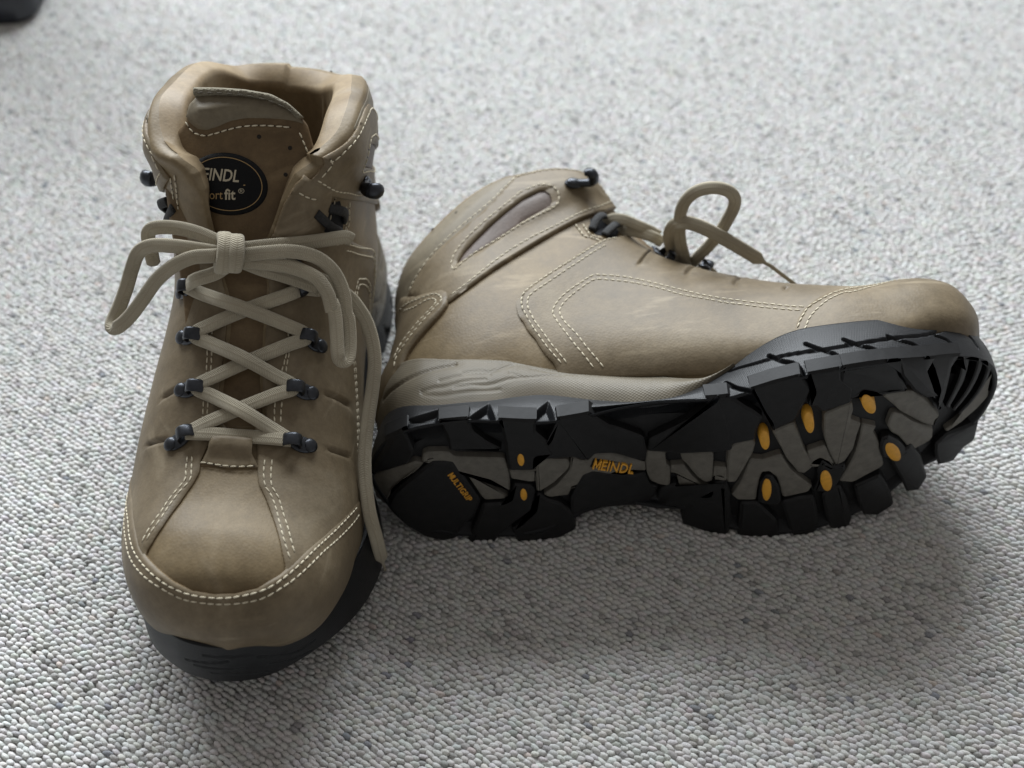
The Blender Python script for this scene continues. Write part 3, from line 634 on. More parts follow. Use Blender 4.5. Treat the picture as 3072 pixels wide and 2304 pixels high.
    T_ = lambda *a: TON.uvs(sum([Z(*x) for x in a], []), 'L')
    top = T_(('A',(600,232),(700,232),(850,240),(1000,268),(1100,322),(1180,400),(1212,440),(1245,560),(1292,650)))
    lf = T_(('A',(570,290),(528,370),(515,420)))
    if True:
        pl = np.vstack([[.02,-.95],[.5,-.97],[.8,-.98], lf[::-1], top, [[.72,.97],[.35,.97],[.02,.95]]])
        panel('tongue', TON, cr(pl[:], 3, True) if False else pl, .0022, M_BROWN, du=.014, dv=.04, skirt=.003, **A)
        wave = T_(('A',(520,400),(545,440),(590,475),(640,480),(700,460),(780,425),(860,410),(960,410),(1060,415),(1150,430),(1205,450)))
        cush = np.vstack([wave, T_(('A',(1180,410),(1100,340),(1000,292),(850,268),(700,262),(590,268),(540,320)))])
        panel('tongue_cushion', TON, cush, .0030, M_PAD, du=.01, dv=.03, domed=.0045, skirt=.001, **A)
        trim = np.vstack([T_(('A',(575,225),(700,226),(850,236),(1000,262),(1100,316),(1190,402))), T_(('A',(1150,415),(1085,352),(990,305),(850,280),(700,274),(575,285)))])
        panel('tongue_trim', TON, trim, .0048, M_SUEDE, du=.008, dv=.03, skirt=.001, **A)
    if which == 'L': panel('eyestay_flap', UP, keep(FLAP_R, .004), .0022, M_TAUPE, base=base_off, du=.006, dv=.005, **A)
    # --- stitching
    S1, H1, S2, H2 = MB(), MB(), MB(), MB()
    st = lambda l, o, **k: stitch_line(S1, H1, UP, l, o, base_off, **k)
    rows = TOE_ROWS_L if which == 'L' else [by_v(a[a[:, 1] < .05], b[b[:, 1] > .08]) for a, b in zip(TOE_ROWS_L, TOE_ROWS_R)]
    for l in rows: st(l, .0020)
    for side in (1, -1):
        f = (lambda l: l) if side > 0 else mir
        for l in (OVER_UP, OVER_LO, SLOT_ST): st(f(l), .0020)
        for l in STRIP_ST: st(f(l), .0030)
        for l in BACK_ST+DECO_ST: st(f(l), .0015)
        for l in (NOTCH_ST+EYE_UP if which == 'R' else (NOTCH_ST+EYE_UP_L if side > 0 else [])): st(f(l), .0004)
        if which == 'L' and side < 0:
            for l in EYE_UP_LM: st(l, .0004)
            st(keep(FLAP_R_ST, .01), .0022)
        for l in (VAMP_ST_R+EYE_ST_R if side > 0 else VAMP_ST_L+EYE_ST_L): st(l, .0015)
        stitch_line(S2, None, UP, f(PAD_ST), -.0001, base_off, step=.006, length=.0042, rad=.0004)
    stitch_line(S1, H1, UP, TAB_ST, .0014, None)
    if which == 'L':
        for l in (T_(('A',(522,425),(560,482),(620,507),(680,497),(760,472),(850,452),(950,447),(1050,452),(1140,462))), T_(('A',(1160,482),(1200,580),(1232,665)))):
            stitch_line(S1, H1, TON, l, .0024, None)
        stitch_line(S2, None, TON, T_(('A',(600,262),(700,264),(850,275),(980,305),(1080,350),(1150,405))), .0048, None, step=.004, length=.0026)
    S1.build('stitching', M_THREAD, root, mirror, kind='stuff'); H1.build('needle_holes', M_HOLE, root, mirror, kind='stuff'); S2.build('pad_stitching', M_DTHREAD, root, mirror, kind='stuff')
    hb = MB()
    def hole(surf, p, q, off, rr):
        P = surf.at(np.array([p]), np.array([q]), np.array([off]))[0]; n = surf.normal(np.array([p]), np.array([q]))[0]; a = np.cross(n, [.3, .9, .1]); a /= np.linalg.norm(a); hb.add(*ellipsoid(P, (a*rr, np.cross(n, a)*rr, n*.0002), 10, 4))
    for (p, q) in PAD_HOLES:
        for sd in (1, -1): hole(UP, p, q*sd, base_off(np.array([p]), np.array([q]))[0]+(.0007 if which == 'R' else .0003), .0009)
    for c in ((935,512),(1110,577),(1085,732)): p = TON.uv(Z('A', c)[0], 'L'); hole(TON, p[0], p[1], .0023, .0009)
    hb.build('vent_holes', M_HOLE, root, mirror, kind='stuff')
    # --- hooks, rings, webbing
    def frame(p, q, off=0.0):
        p, q = np.array([p]), np.array([q]); P = UP.at(p, q, base_off(p, q)+off)[0]; n = UP.normal(p, q)[0]; return P, n
    for side in (1, -1):
        hk = HOOK_UV if which == 'R' else HOOK_L
        hk = hk[0]+(hk-hk[0])*(1.0 if which == 'R' else (.62 if side > 0 else .85)); hk = hk if side > 0 else mir(hk); hs = .95 if which == 'R' else 1.0
        P0, n = frame(*hk[0], .0022); P1, _ = frame(*hk[2], .0022)
        ax = P1-P0; ax -= n*(ax@n); ln = np.linalg.norm(ax); ax /= ln; sd = np.cross(n, ax)
        b = MB(); b.add(*ellipsoid(P0+n*.0004, (ax*.0046*hs, sd*.0036*hs, n*.0019*hs), 18, 10)); b.add(*ellipsoid(P0+n*.0016, (ax*.0036, sd*.0026, n*.0014), 16, 8))
        o = b.build('lace_hook', M_METAL, root, mirror)
        P1 = P0+ax*min(ln, .0085*hs); k_ = hs*1.05
        pts2 = [P0+ax*.001+n*.0010, (P0+P1)/2+n*.0011, P1+n*.0016, P1+ax*.0017*k_+n*.0038*k_, P1+ax*.0009*k_+n*.0064*k_, P1-ax*.0014*k_+n*.0078*k_, P1-ax*.0038*k_+n*.0076*k_]
        C = cr(pts2, 6); m = len(C); t = np.linspace(0, 1, m)
        wd = hs*interp([0, .3, .5, .75, 1], [.0024, .0026, .0034, .0036, .0016], t); V, F, _ = sweep(C, np.tile(n, (m, 1)), wd, wd*.75, 12, e=1.0)
        mk('hook_arm', V, F, M_METAL, o, mirror)
        for (ra, rb) in rings(side, which):
            P0, n = frame(*ra, .0016); P1, n1 = frame(*rb, .0016)
            ax = P1-P0; ax -= n*(ax@n); ln = np.linalg.norm(ax); ax /= ln; sd = np.cross(n, ax); ln = .0105
            b = MB()
            b.add(*ellipsoid(P0+ax*.0035+n*.0004, (ax*.0062, sd*.0036, n*.0012), 18, 8))         # strap plate
            ring = b.build('lace_ring', M_METAL, root, mirror)
            b = MB(); b.add(*ellipsoid(P0+n*.0012, (ax*.0031, sd*.0031, n*.0013), 16, 10)); b.build('rivet', M_METAL, ring, mirror)
            a = np.linspace(-.25, math.pi+.25, 22); c = P0+ax*.0088+n*.0008                     # raised D loop: plane across the foot
            loop = np.array([c+ax*math.cos(t)*.0036*1.05+n*max(-.001, math.sin(t)*.0046) for t in a])
            V, F, _ = sweep(loop, np.tile(sd, (len(loop), 1)), .0007, .0027, 12, e=.7); mk('loop', V, F, M_METAL, ring, mirror)
    for side in (1, -1):
        f = (lambda l: l) if side > 0 else mir
        for pts, ofs in ((((905,1110),(960,1010),(1040,960),(1140,940)), (.001,.0035,.004,.0015)), (((1100,1190),(1200,1130),(1290,1080),(1320,1000)), (.001,.0035,.004,.002))):
            l = f(R_(('I',)+pts)); P = UP.at(l[:, 0], l[:, 1], base_off(l[:, 0], l[:, 1])+np.array(ofs)); C = cr(P, 6); l2 = np.stack([np.linspace(l[0, k], l[-1, k], len(C)) for k in (0, 1)], 1)
            V, F, UVv = sweep(C, UP.normal(l2[:, 0], l2[:, 1]), .0021, .0011, 12); mk('webbing_loop', V, F, M_WEB, root, mirror)
    # --- sole
    x = OUT[:, 0]; zb, zo, zm = ZB(x), ZO(x), ZM(x)
    nh = 46; hh = np.linspace(0, 1, nh); qq = np.arange(NO)/NO
    Hh, Qq = np.meshgrid(hh, qq, indexing='ij'); dep = np.zeros(Hh.shape)
    hgt = np.maximum(zo-zb, 4.0)/1000
    per = np.linalg.norm(np.diff(OUT, axis=0), axis=1).sum()/1000
    for line, hw, dp in (GROOVES[:10] if which == 'R' else GROOVES[10:]):
        l = cr(line, 5) if len(line) > 2 else line; hm = np.interp(np.median(l[:, 1]), qq, hgt)
        sel = (Qq > l[:, 1].min()-.02) & (Qq < l[:, 1].max()+.02)
        pts = np.stack([Hh[sel]*np.interp(Qq[sel], qq, hgt), Qq[sel]*per], 1); ll = np.stack([l[:, 0]*np.interp(l[:, 1], qq, hgt), l[:, 1]*per], 1)
        d = dist_poly(pts, ll)*1000; dep[sel] = np.maximum(dep[sel], dp*(1 if which == 'R' else .65)*(1-sstep(hw*.55, hw*1.25, d)))
    met = np.array([.018, per])
    for pl, dp in [(n_, 3.0) for n_ in NOTCHES]+[(WAIST, 2.4)]:
        pts = np.stack([Hh.ravel(), Qq.ravel()], 1); ins = inside(pts, pl); d = dist_poly(pts[ins]*met, np.vstack([pl, pl[:1]])*met)*1000
        k = np.zeros(len(pts)); k[ins] = dp*sstep(0, .9, d)
        if dp > 2.5: k[ins] = dp*np.clip(d/2.2, 0, 1)
        dep = np.maximum(dep, k.reshape(dep.shape))
    inner = (sstep(-5, -20, -OUT[:, 1]*-1)*0+(OUT[:, 1] < -4)*sstep(14, 26, OUT[:, 0])*(1-sstep(250, 262, OUT[:, 0])))[None, :]
    dep = np.maximum(dep, 6.0*inner*(1-sstep(.35, .85, Hh)))
    G = WALL.at(Hh, Qq, 0.0)-WALL.normal(Hh, Qq)*(dep/1000)[..., None]
    ins_ = 6.0*inner[0][:, None]; under = [np.c_[(OUT-ONRM*(i_+ins_*(i_ < 10))), zb+z_]/1000 for i_, z_ in ((1.0, -.15), (2.2, .2), (3.2, 4.0), (14, 4.3))]
    top = [np.c_[OUT-ONRM*(i_), zo+z_]/1000 for i_, z_ in ((3.6, .3), (6.0, -.3))]
    V = np.concatenate(under[::-1]+[G[i] for i in range(nh)]+top); nrw = len(under)+nh+len(top)
    F = [(r_*NO+i, r_*NO+(i+1) % NO, (r_+1)*NO+(i+1) % NO, (r_+1)*NO+i) for r_ in range(nrw-1) for i in range(NO)]
    arc = np.r_[0, np.cumsum(np.linalg.norm(np.diff(OUT, axis=0), axis=1))]
    UVW = np.stack([np.tile(arc, nrw), np.concatenate([V[k*NO:(k+1)*NO, 2]*1000 for k in range(nrw)])], 1)
    mk('outsole', V, F, M_WALL, uv=UVW, **A)
    pl = (OUT-ONRM*12)[::6]; g = np.stack(np.meshgrid(np.arange(4, 280, 5), np.arange(-58, 58, 5), indexing='ij'), -1).reshape(-1, 2); g = g[inside(g, pl)]; g = g[dist_poly(g, np.vstack([pl, pl[:1]])) > 2.5]
    n = len(pl); tr = delaunay_2d_cdt([Vector(p_) for p_ in np.vstack([pl, g])], [(i, (i+1) % n) for i in range(n)], [], 1, 1e-6); P2 = np.array([tuple(p_) for p_ in tr[0]])
    mk('tread_base', np.c_[P2, ZB(P2[:, 0])+4.2]/1000, [tuple(reversed(f)) for f in tr[2]], M_TREAD, **A)
    # midsole with sculpted creases
    nm = 30; hm = np.linspace(0, 1, nm); rows = []
    for h in hm:
        ins = 3.2-2.0*math.sin(math.pi*min(1, h*1.05))+.6*h*h; rows.append(np.c_[OUT-ONRM*ins, zo-.6+(zm-zo+.6)*h]/1000)
    G = np.array(rows); MS = Surf(np.concatenate([G, G[:, :1]], 1), 0, 1, True); MS.N = MS.N if (MS.normal(.5, .15)[1] > 0) else -MS.N
    Hm, Qm = np.meshgrid(hm, qq, indexing='ij'); dm = np.zeros(Hm.shape)
    if True:
        Mw = lambda *a: MS.uvs(sum([Z(*x_) for x_ in a], []), 'R')
        CRE = [(('F',(215,330),(300,240),(420,170),(560,120),(700,92)), .9, 1.5), (('F',(590,205),(700,175),(830,160),(930,160)), .7, .7), (('F',(750,150),(860,135),(940,140),(1080,100)), .7, .8), (('F',(470,280),(560,250),(640,240),(760,205),(900,190)), .7, .7),
               (('F',(690,245),(800,228),(930,228),(1060,190),(1180,180)), .7, .7), (('F',(480,295),(620,300),(800,275),(1000,262)), .6, .5), (('F',(1060,150),(1180,180),(1300,170),(1420,165)), .6, .5), (('F',(1200,120),(1350,150),(1500,165)), .6, .4)]
        met2 = np.array([.020, per])
        pts = np.stack([Hm.ravel(), Qm.ravel()], 1)*met2
        for a, hw, dp in CRE:
            l = cr(Mw(a), 5)*met2; d = dist_poly(pts, l)*1000; dm = np.maximum(dm, (dp*np.exp(-(d/hw)**2)).reshape(dm.shape))
            side_ = (dp*.5*np.exp(-(d/3.0)**2)).reshape(dm.shape); dm = np.maximum(dm, side_*.5)
        dm *= (zm-zo > 2)[None, :]
    G = MS.at(Hm, Qm, 0.0)-MS.normal(Hm, Qm)*(dm/1000)[..., None]
    V = np.concatenate([G.reshape(-1, 3), np.c_[OUT-ONRM*8, zm+.3]/1000]); F = [(r_*NO+i, r_*NO+(i+1) % NO, (r_+1)*NO+(i+1) % NO, (r_+1)*NO+i) for r_ in range(nm) for i in range(NO) if zm[i]-zo[i] > .3]
    UVW = np.stack([np.tile(arc, nm+1), V[:, 2]*1000], 1)
    mk('midsole', V, F, M_MID, uv=UVW, **A)
    return root
BOOT_L = build('L', 'upright boot standing on its sole with its laces tied in a bow')
BOOT_R = build('R', 'boot lying on its side with its black lugged sole showing')

# ------------------------------------------------------------------ laces
def hit_t(S, which):
    o, d = sight(S, which); h = UPS[which].bvh.ray_cast(o, d); return o, d, (h[3] if h[0] is not None else None)
def toward(S, which, t, clear=.0045):                     # point on the sight line at distance t, kept clear of the leather
    o, d, th = hit_t(S, which)
    if th is not None: t = min(t, th-clear)
    return np.array(o+d*t), -np.array(d)
def at_plane(S, which, axis, val):
    o, d = sight(S, which); t = (val/1000-o[axis])/d[axis]; return np.array(o+d*t), -np.array(d)
def lace(root, mirror, pts, nrm, w=.0029, h=.0011, name='lace', wfn=None, per=8, ends=False):
    C = cr(np.array(pts), per); Nn = cr(np.array(nrm), per); Nn /= np.linalg.norm(Nn, axis=1, keepdims=True)
    d = np.r_[0, np.cumsum(np.linalg.norm(np.diff(C, axis=0), axis=1))]; n = max(8, int(d[-1]/.0011)); t = np.linspace(0, d[-1], n)
    C = np.stack([np.interp(t, d, C[:, k]) for k in range(3)], 1); Nn = np.stack([np.interp(t, d, Nn[:, k]) for k in range(3)], 1)
    ww = np.full(n, w); hh = np.full(n, h)
    if wfn is not None: f = wfn(t/t[-1]); ww = ww*f[0]; hh = hh*f[1]
    if ends: k = np.clip(np.minimum(t, t[-1]-t)/.0012, .25, 1)**.5; ww = ww*k; hh = hh*k
    V, F, UVl = sweep(C, Nn, ww, hh, 16, e=.62)
    F = F; o = mk(name, V, F, M_LACE, root, mirror, uv=UVl); return o
def ring_eye(rg, which):
    p, q = np.array([rg[0][0]]), np.array([rg[0][1]]); p1, q1 = np.array([rg[1][0]]), np.array([rg[1][1]])
    P0 = UP.at(p, q, base_off(p, q)+.0016)[0]; P1 = UP.at(p1, q1, base_off(p1, q1)+.0016)[0]; n = UP.normal(p, q)[0]
    ax = P1-P0; ax -= n*(ax@n); ax /= np.linalg.norm(ax); return P0+ax*.0095+n*.0024, n
def zigzag(root, mirror, which):
    global UP
    UP = UPS[which]
    RL, RM = [ring_eye(r, which) for r in rings(1, which)], [ring_eye(r, which) for r in rings(-1, which)]
    def mid(a, b, off, f=.5):
        m = a*(1-f)+b*f; q = UP.bvh.find_nearest(Vector(m)); n = np.array(q[1]); nr_ = UP.normal(.5, 0.0)
        u = UP.G; P = np.array(q[0]); n = n if n@(np.array([.6, 0, .8])) > 0 else -n; return P+n*off, n
    def strand(a, b, off):
        (A0, n0), (B0, n1) = a, b; pts, nn = [A0], [n0]
        for f, o_ in ((.2, .0038), (.5, off), (.8, .0038)):
            m, n = mid(A0, B0, o_ if f != .5 else off, f); pts.append(m); nn.append(n)
        return pts, nn
    def chain(stops, offs):
        P, Nn = [], []
        for (a, b), o_ in zip(zip(stops[:-1], stops[1:]), offs):
            p_, n_ = strand(a, b, o_); P += p_; Nn += n_
        P.append(stops[-1][0]); Nn.append(stops[-1][1]); return P, Nn
    over, und = .0064, .0030
    P, Nn = chain([RM[3], RL[3]], [.0022]); lace(root, mirror, P, Nn)
    P, Nn = chain([RL[3], RM[2], RL[1], RM[0]], [over, und, over]); lace(root, mirror, P, Nn)
    P, Nn = chain([RM[3], RL[2], RM[1], RL[0]], [und, over, und]); lace(root, mirror, P, Nn)
    return RL, RM
zigzag(BOOT_R, True, 'R'); RL, RM = zigzag(BOOT_L, False, 'L')
# bow on the standing boot
KN = Z('A', (757, 1190))[0]
_o, _d, _t = hit_t(KN, 'L'); TK = _t-.0105
def bow(seq, **k):                                        # seq: (zoom point, depth change mm)
    P, Nn = [], []
    for code, x, y, dt in seq:
        p, n = toward(Z(code, (x, y))[0], 'L', TK+dt/1000); P.append(p); Nn.append(n)
    return lace(BOOT_L, False, P, Nn, **k)
kp, kd = toward(KN, 'L', TK); ky = np.array([0, 1, 0]); ku = np.cross(ky, kd); ku /= np.linalg.norm(ku)
for dy, rr in ((-.0025, .0060), (.0024, .0054)):
    a = np.linspace(math.pi-.1, 3*math.pi+.1, 44); P = [kp+ky*(dy+.0007*math.cos(x_+.6))+kd*(math.cos(x_)*rr*.75)+ku*(math.sin(x_)*rr*1.12) for x_ in a]; Nn = [kd*math.cos(x_)+ku*math.sin(x_) for x_ in a]
    lace(BOOT_L, False, P, Nn, w=.0031, h=.0021, name='lace_knot', per=2)
bow([('A',770,1190,3),('A',690,1185,2),('A',560,1165,1),('A',430,1148,2),('A',310,1145,5),('A',230,1180,9),('A',190,1270,12),('A',155,1390,14),('A',115,1500,15),('A',75,1590,15),('A',72,1625,13),('A',105,1622,10),('A',170,1565,8),('A',240,1475,6),('A',330,1350,4),('A',430,1265,1),('A',540,1215,-1),('A',660,1205,-2),('A',770,1195,1)], name='lace_bow')
bow([('A',760,1150,3),('A',690,1120,3),('A',570,1070,5),('A',440,1040,8),('A',330,1040,11),('A',285,1065,14),('A',285,1120,17),('A',300,1190,19),('A',318,1265,20)], name='lace_end', ends=True)
bow([('A',750,1200,2),('A',840,1200,0),('A',980,1185,-1),('A',1130,1180,0),('A',1270,1215,2),('A',1370,1300,4),('A',1425,1420,5),('A',1440,1540,6),('B',1735,130,6),('B',1745,280,6),('B',1735,400,5),('B',1700,428,3),('B',1665,400,2),('B',1655,270,2),('B',1645,130,2),('B',1625,20,2),('A',1360,1530,2),('A',1330,1420,1),('A',1260,1330,1),('A',1130,1275,1),('A',980,1250,1),('A',840,1235,1),('A',750,1200,3)], name='lace_bow')
bow([('A',760,1160,2),('A',860,1160,1),('A',1000,1145,2),('A',1150,1132,5),('A',1300,1115,9),('A',1430,1095,13),('A',1470,1110,17)])
# strands from the top rings up to the knot
for (P0, n0), pts in ((RM[0], ((560,1345,8),(680,1305,5),(770,1240,3))), (RL[0], ((1290,1400,8),(1100,1330,6),(950,1285,4),(800,1225,3)))):
    P, Nn = [P0], [n0]
    for x, y, dt in pts: p, n = toward(Z('A', (x, y))[0], 'L', TK+dt/1000); P.append(p); Nn.append(n)
    lace(BOOT_L, False, P, Nn)
P, Nn = [], []
for (x, y) in ((800,765),(880,800),(960,838),(1040,885),(1078,928),(1107,985),(1124,1072),(1118,1160),(1106,1244),(1096,1330),(1094,1415)):
    p, n = toward((x, y), 'L', TK+.02, .0042); P.append(p); Nn.append(n)
for (x, y), z in zip(((1107,1529),(1129,1615),(1142,1666),(1155,1709)), (42, 30, 17, 4)): p, n = at_plane((x, y), 'L', 2, z); P.append(p); Nn.append(n)
lace(BOOT_L, False, P, Nn, w=.0030, name='lace_end', wfn=lambda t: (np.where(t > .93, 1-.78*sstep(.93, .965, t), 1), np.where(t > .93, 1-.25*sstep(.93, .965, t), 1)))
# laces of the lying boot
def rl(seq, **k):
    P, Nn = [], []
    for code, x, y, z in seq: p, n = at_plane(Z(code, (x, y))[0], 'R', 2, z); P.append(p); Nn.append(n)
    return lace(BOOT_R, True, P, Nn, **k)
UP = UPS['R']
rl([('I',1040,1040,136),('I',1150,955,133),('I',1260,915,131),('I',1400,930,129),('I',1560,990,127),('I',1720,1060,125),('I',1850,1120,124),('I',1950,1180,123)], w=.0028)
rl([('I',1230,1180,134),('I',1330,1115,130),('I',1450,1100,127),('I',1600,1115,125),('I',1750,1155,123),('I',1900,1215,121),('I',2000,1280,121)], w=.0028)
rl([('K',600,1130,122),('K',565,1000,116),('K',525,850,112),('K',510,700,110),('K',520,520,108),('K',570,390,106),('K',670,290,104),('K',800,240,102),('K',940,235,100),('K',1060,275,99),('K',1120,350,99),('K',1110,450,100),('K',1050,570,102),('K',960,720,105),('K',830,880,110),('K',720,990,115),('K',640,1090,122)], w=.0029, h=.0021, name='lace_bow')
rl([('K',480,1020,122),('K',430,900,117),('K',400,790,113),('K',420,690,110),('K',490,630,107),('K',600,620,104),('K',750,665,101),('K',950,765,98),('K',1150,880,96),('K',1350,1000,94),('K',1450,1060,93),('K',1500,1085,92),('K',1560,1130,92),('K',1680,1220,92),('K',1800,1310,92)], w=.0032, name='lace_end',
   wfn=lambda t: (np.where(t > .70, 1-.72*sstep(.755, .80, t), 1), np.where(t > .70, 1+.15*np.exp(-((t-.72)/.04)**2)-.3*sstep(.76, .8, t), 1)))

UP = UPS['L']
# ------------------------------------------------------------------ tongue label of the standing boot
def on_tongue(pts, off): uvp = TON.uvs(pts, 'L'); return TON.at(uvp[:, 0], uvp[:, 1], np.full(len(uvp), off))
def ell(cx, cy, a, b, rot, n=48): t = np.arange(n)*2*math.pi/n; c, s = math.cos(rot), math.sin(rot); return [(cx+a*math.cos(x)*c-b*math.sin(x)*s, cy+a*math.cos(x)*s+b*math.sin(x)*c) for x in t]
lab = panel('tongue_label', TON, TON.uvs(Z('A', *ell(757, 787, 236, 186, .21)), 'L'), .0031, M_LABEL, BOOT_L, False, edge=M_LABEL, du=.012, dv=.04, skirt=.0005)
ri = on_tongue(Z('A', *ell(757, 787, 196, 150, .21, 72)), .00318); ro = on_tongue(Z('A', *ell(757, 787, 200, 154, .21, 72)), .00318)
mk('label_border', np.concatenate([ri, ro]), [(i, (i+1) % 72, 72+(i+1) % 72, 72+i) for i in range(72)], M_PRINT2, lab)
def print_on_tongue(name, body, cx, cy, wid, hei, rot, mat, shear=0., bold=0., space=1.):
    V, F = text_mesh(body, 1.0, shear, bold, space); V = V-(V.max(0)+V.min(0))/2; V = V/(V.max(0)-V.min(0))*np.array([wid, hei])
    c, s = math.cos(rot), math.sin(rot); pts = [(cx+x*c+y*s, cy+x*s-y*c) for x, y in V]
    mk(name, on_tongue(Z('A', *pts), .00322), F, mat, lab, smooth=False)
print_on_tongue('label_print', 'MEINDL', 698, 733, 258, 70, .07, M_PRINT, .12, .015, 1.0)
print_on_tongue('label_print', 'comfort', 640, 848, 190, 52, .0, M_PRINT2)
print_on_tongue('label_print', 'fit', 775, 846, 62, 64, .0, M_PRINT, 0, .02)
print_on_tongue('label_print', '\u00ae', 838, 826, 34, 30, .0, M_PRINT)
rl_ = on_tongue(Z('A', (590,797),(860,790),(860,796),(590,803)), .00322); mk('label_line', rl_, [(0, 1, 2, 3)], M_PRINT2, lab)

# ------------------------------------------------------------------ tread of the lying boot
OIN = OUT-ONRM*.4
def snap_outer(P):                                        # outer lugs stand a little proud of the side wall
    P = np.array(P); OX = OUT+ONRM*1.3; d_ = dist_poly(P, np.vstack([OUT, OUT[:1]])[::4]); m = (P[:, 1] > 0) & (P[:, 0] > 12) & (P[:, 0] < 258) & ((d_ < 5.5) | ~inside(P, OUT))
    for k in np.where(m)[0]: P[k] = OX[np.argmin(((OX-P[k])**2).sum(1))]
    return P
def clampo(P):                                            # keep block outlines on the sole
    P = np.array(P); o = ~inside(P, OIN)
    o &= ~((P[:, 1] < 0) & (P[:, 0] > 10))
    for k in np.where(o)[0]: P[k] = OIN[np.argmin(((OIN-P[k])**2).sum(1))]
    return P
def block(name, mat, *a, top=.2, bot=4.6, rd=.3, bevel=.7):
    V, F = prism((lambda q_: snap_outer(clampo(q_)) if name == 'lug' else np.array(q_))(smooth_poly(sole_poly(*a), 4, rd)), top, bot, bevel); return mk(name, V, F, mat, BOOT_R, True, sharp=35)
INL = [(('Q',(55,990),(250,935),(440,878),(520,893),(440,965),(330,1045),(235,1130),(190,1215),(165,1262),(85,1200),(55,1100)),),
 (('Q',(500,880),(512,812),(560,792),(735,790),(800,838),(1245,846),(1262,900),(1290,1000),(1300,1150),(1150,1060),(1020,985),(900,920),(850,905),(790,862),(700,852),(570,855),(530,888)),),
 (('Q',(885,965),(1000,1035),(1150,1125),(1285,1192),(1240,1217),(1062,1226)),), (('Q',(1288,958),(1500,962),(1535,950),(1533,1060),(1470,1062),(1310,1034)),),
 (('M',(24,862),(160,858),(310,862),(332,900),(318,945),(190,1070),(60,1150),(30,1140)),), (('M',(95,1178),(220,1090),(330,960),(350,835),(430,872),(500,872),(560,812),(700,802),(830,832),(970,872),(1012,882),(1020,960),(900,975),(700,947),(520,942),(430,990),(370,1080),(330,1152),(318,1180),(150,1202)),),
 (('M',(1030,780),(1212,790),(1178,842),(1200,900),(1243,930),(1240,1102),(1140,1086),(1060,1050),(1032,985),(1020,890)),), (('M',(1335,805),(1635,790),(1625,1050),(1562,1070),(1480,1010),(1395,905),(1352,865)),),
 (('M',(1248,915),(1362,907),(1430,1000),(1530,1092),(1600,1122),(1580,1152),(1520,1168),(1362,1147),(1322,1092),(1306,1000),(1282,985),(1248,980)),), (('M',(1640,922),(1755,932),(1760,1060),(1700,1010),(1650,1010),(1630,1040)),),
 (('P',(130,330),(260,270),(372,256),(402,290),(370,400),(300,520),(200,690),(110,690),(115,500)),), (('P',(352,452),(480,462),(660,402),(700,470),(760,560),(870,650),(980,730),(940,790),(682,846),(650,720),(620,640),(545,582),(470,590),(440,660),(420,760),(405,872),(222,872),(160,822),(240,720),(300,580)),),
 (('P',(570,172),(740,100),(800,82),(840,200),(900,362),(990,480),(975,545),(900,602),(840,590),(720,450),(660,330)),), (('P',(932,372),(1110,312),(1170,440),(1215,520),(1150,490),(1060,448),(1000,480),(960,540)),),
 (('S',(2474,1246),(2556,1213),(2562,1235),(2553,1264)),('P',(1480,92),(1440,200),(1400,350),(1312,480),(1225,520),(1150,380),(1100,200))), (('P',(1490,92),(1635,122),(1600,180),(1660,280),(1690,400),(1710,522),(1390,695),(1255,680),(1335,560),(1420,400),(1470,220)),),
 (('O',(550,937),(610,892),(880,880),(1000,952),(1110,1062),(1180,1160),(1140,1200),(1120,1268),(1000,1238),(850,1160),(740,1100),(682,1040)),), (('O',(652,1130),(690,1122),(760,1140),(880,1220),(1110,1302),(1100,1400),(1060,1440),(862,1545),(800,1460),(730,1380),(650,1340),(602,1262)),),
 (('O',(1240,1312),(1420,1185),(1560,1070),(1680,960),(1755,800),(1785,660),(1775,790),(1715,950),(1600,1075),(1420,1230),(1268,1332)),)]
for a in INL: block('tread_inlay', M_INLAY, *a, top=1.0)
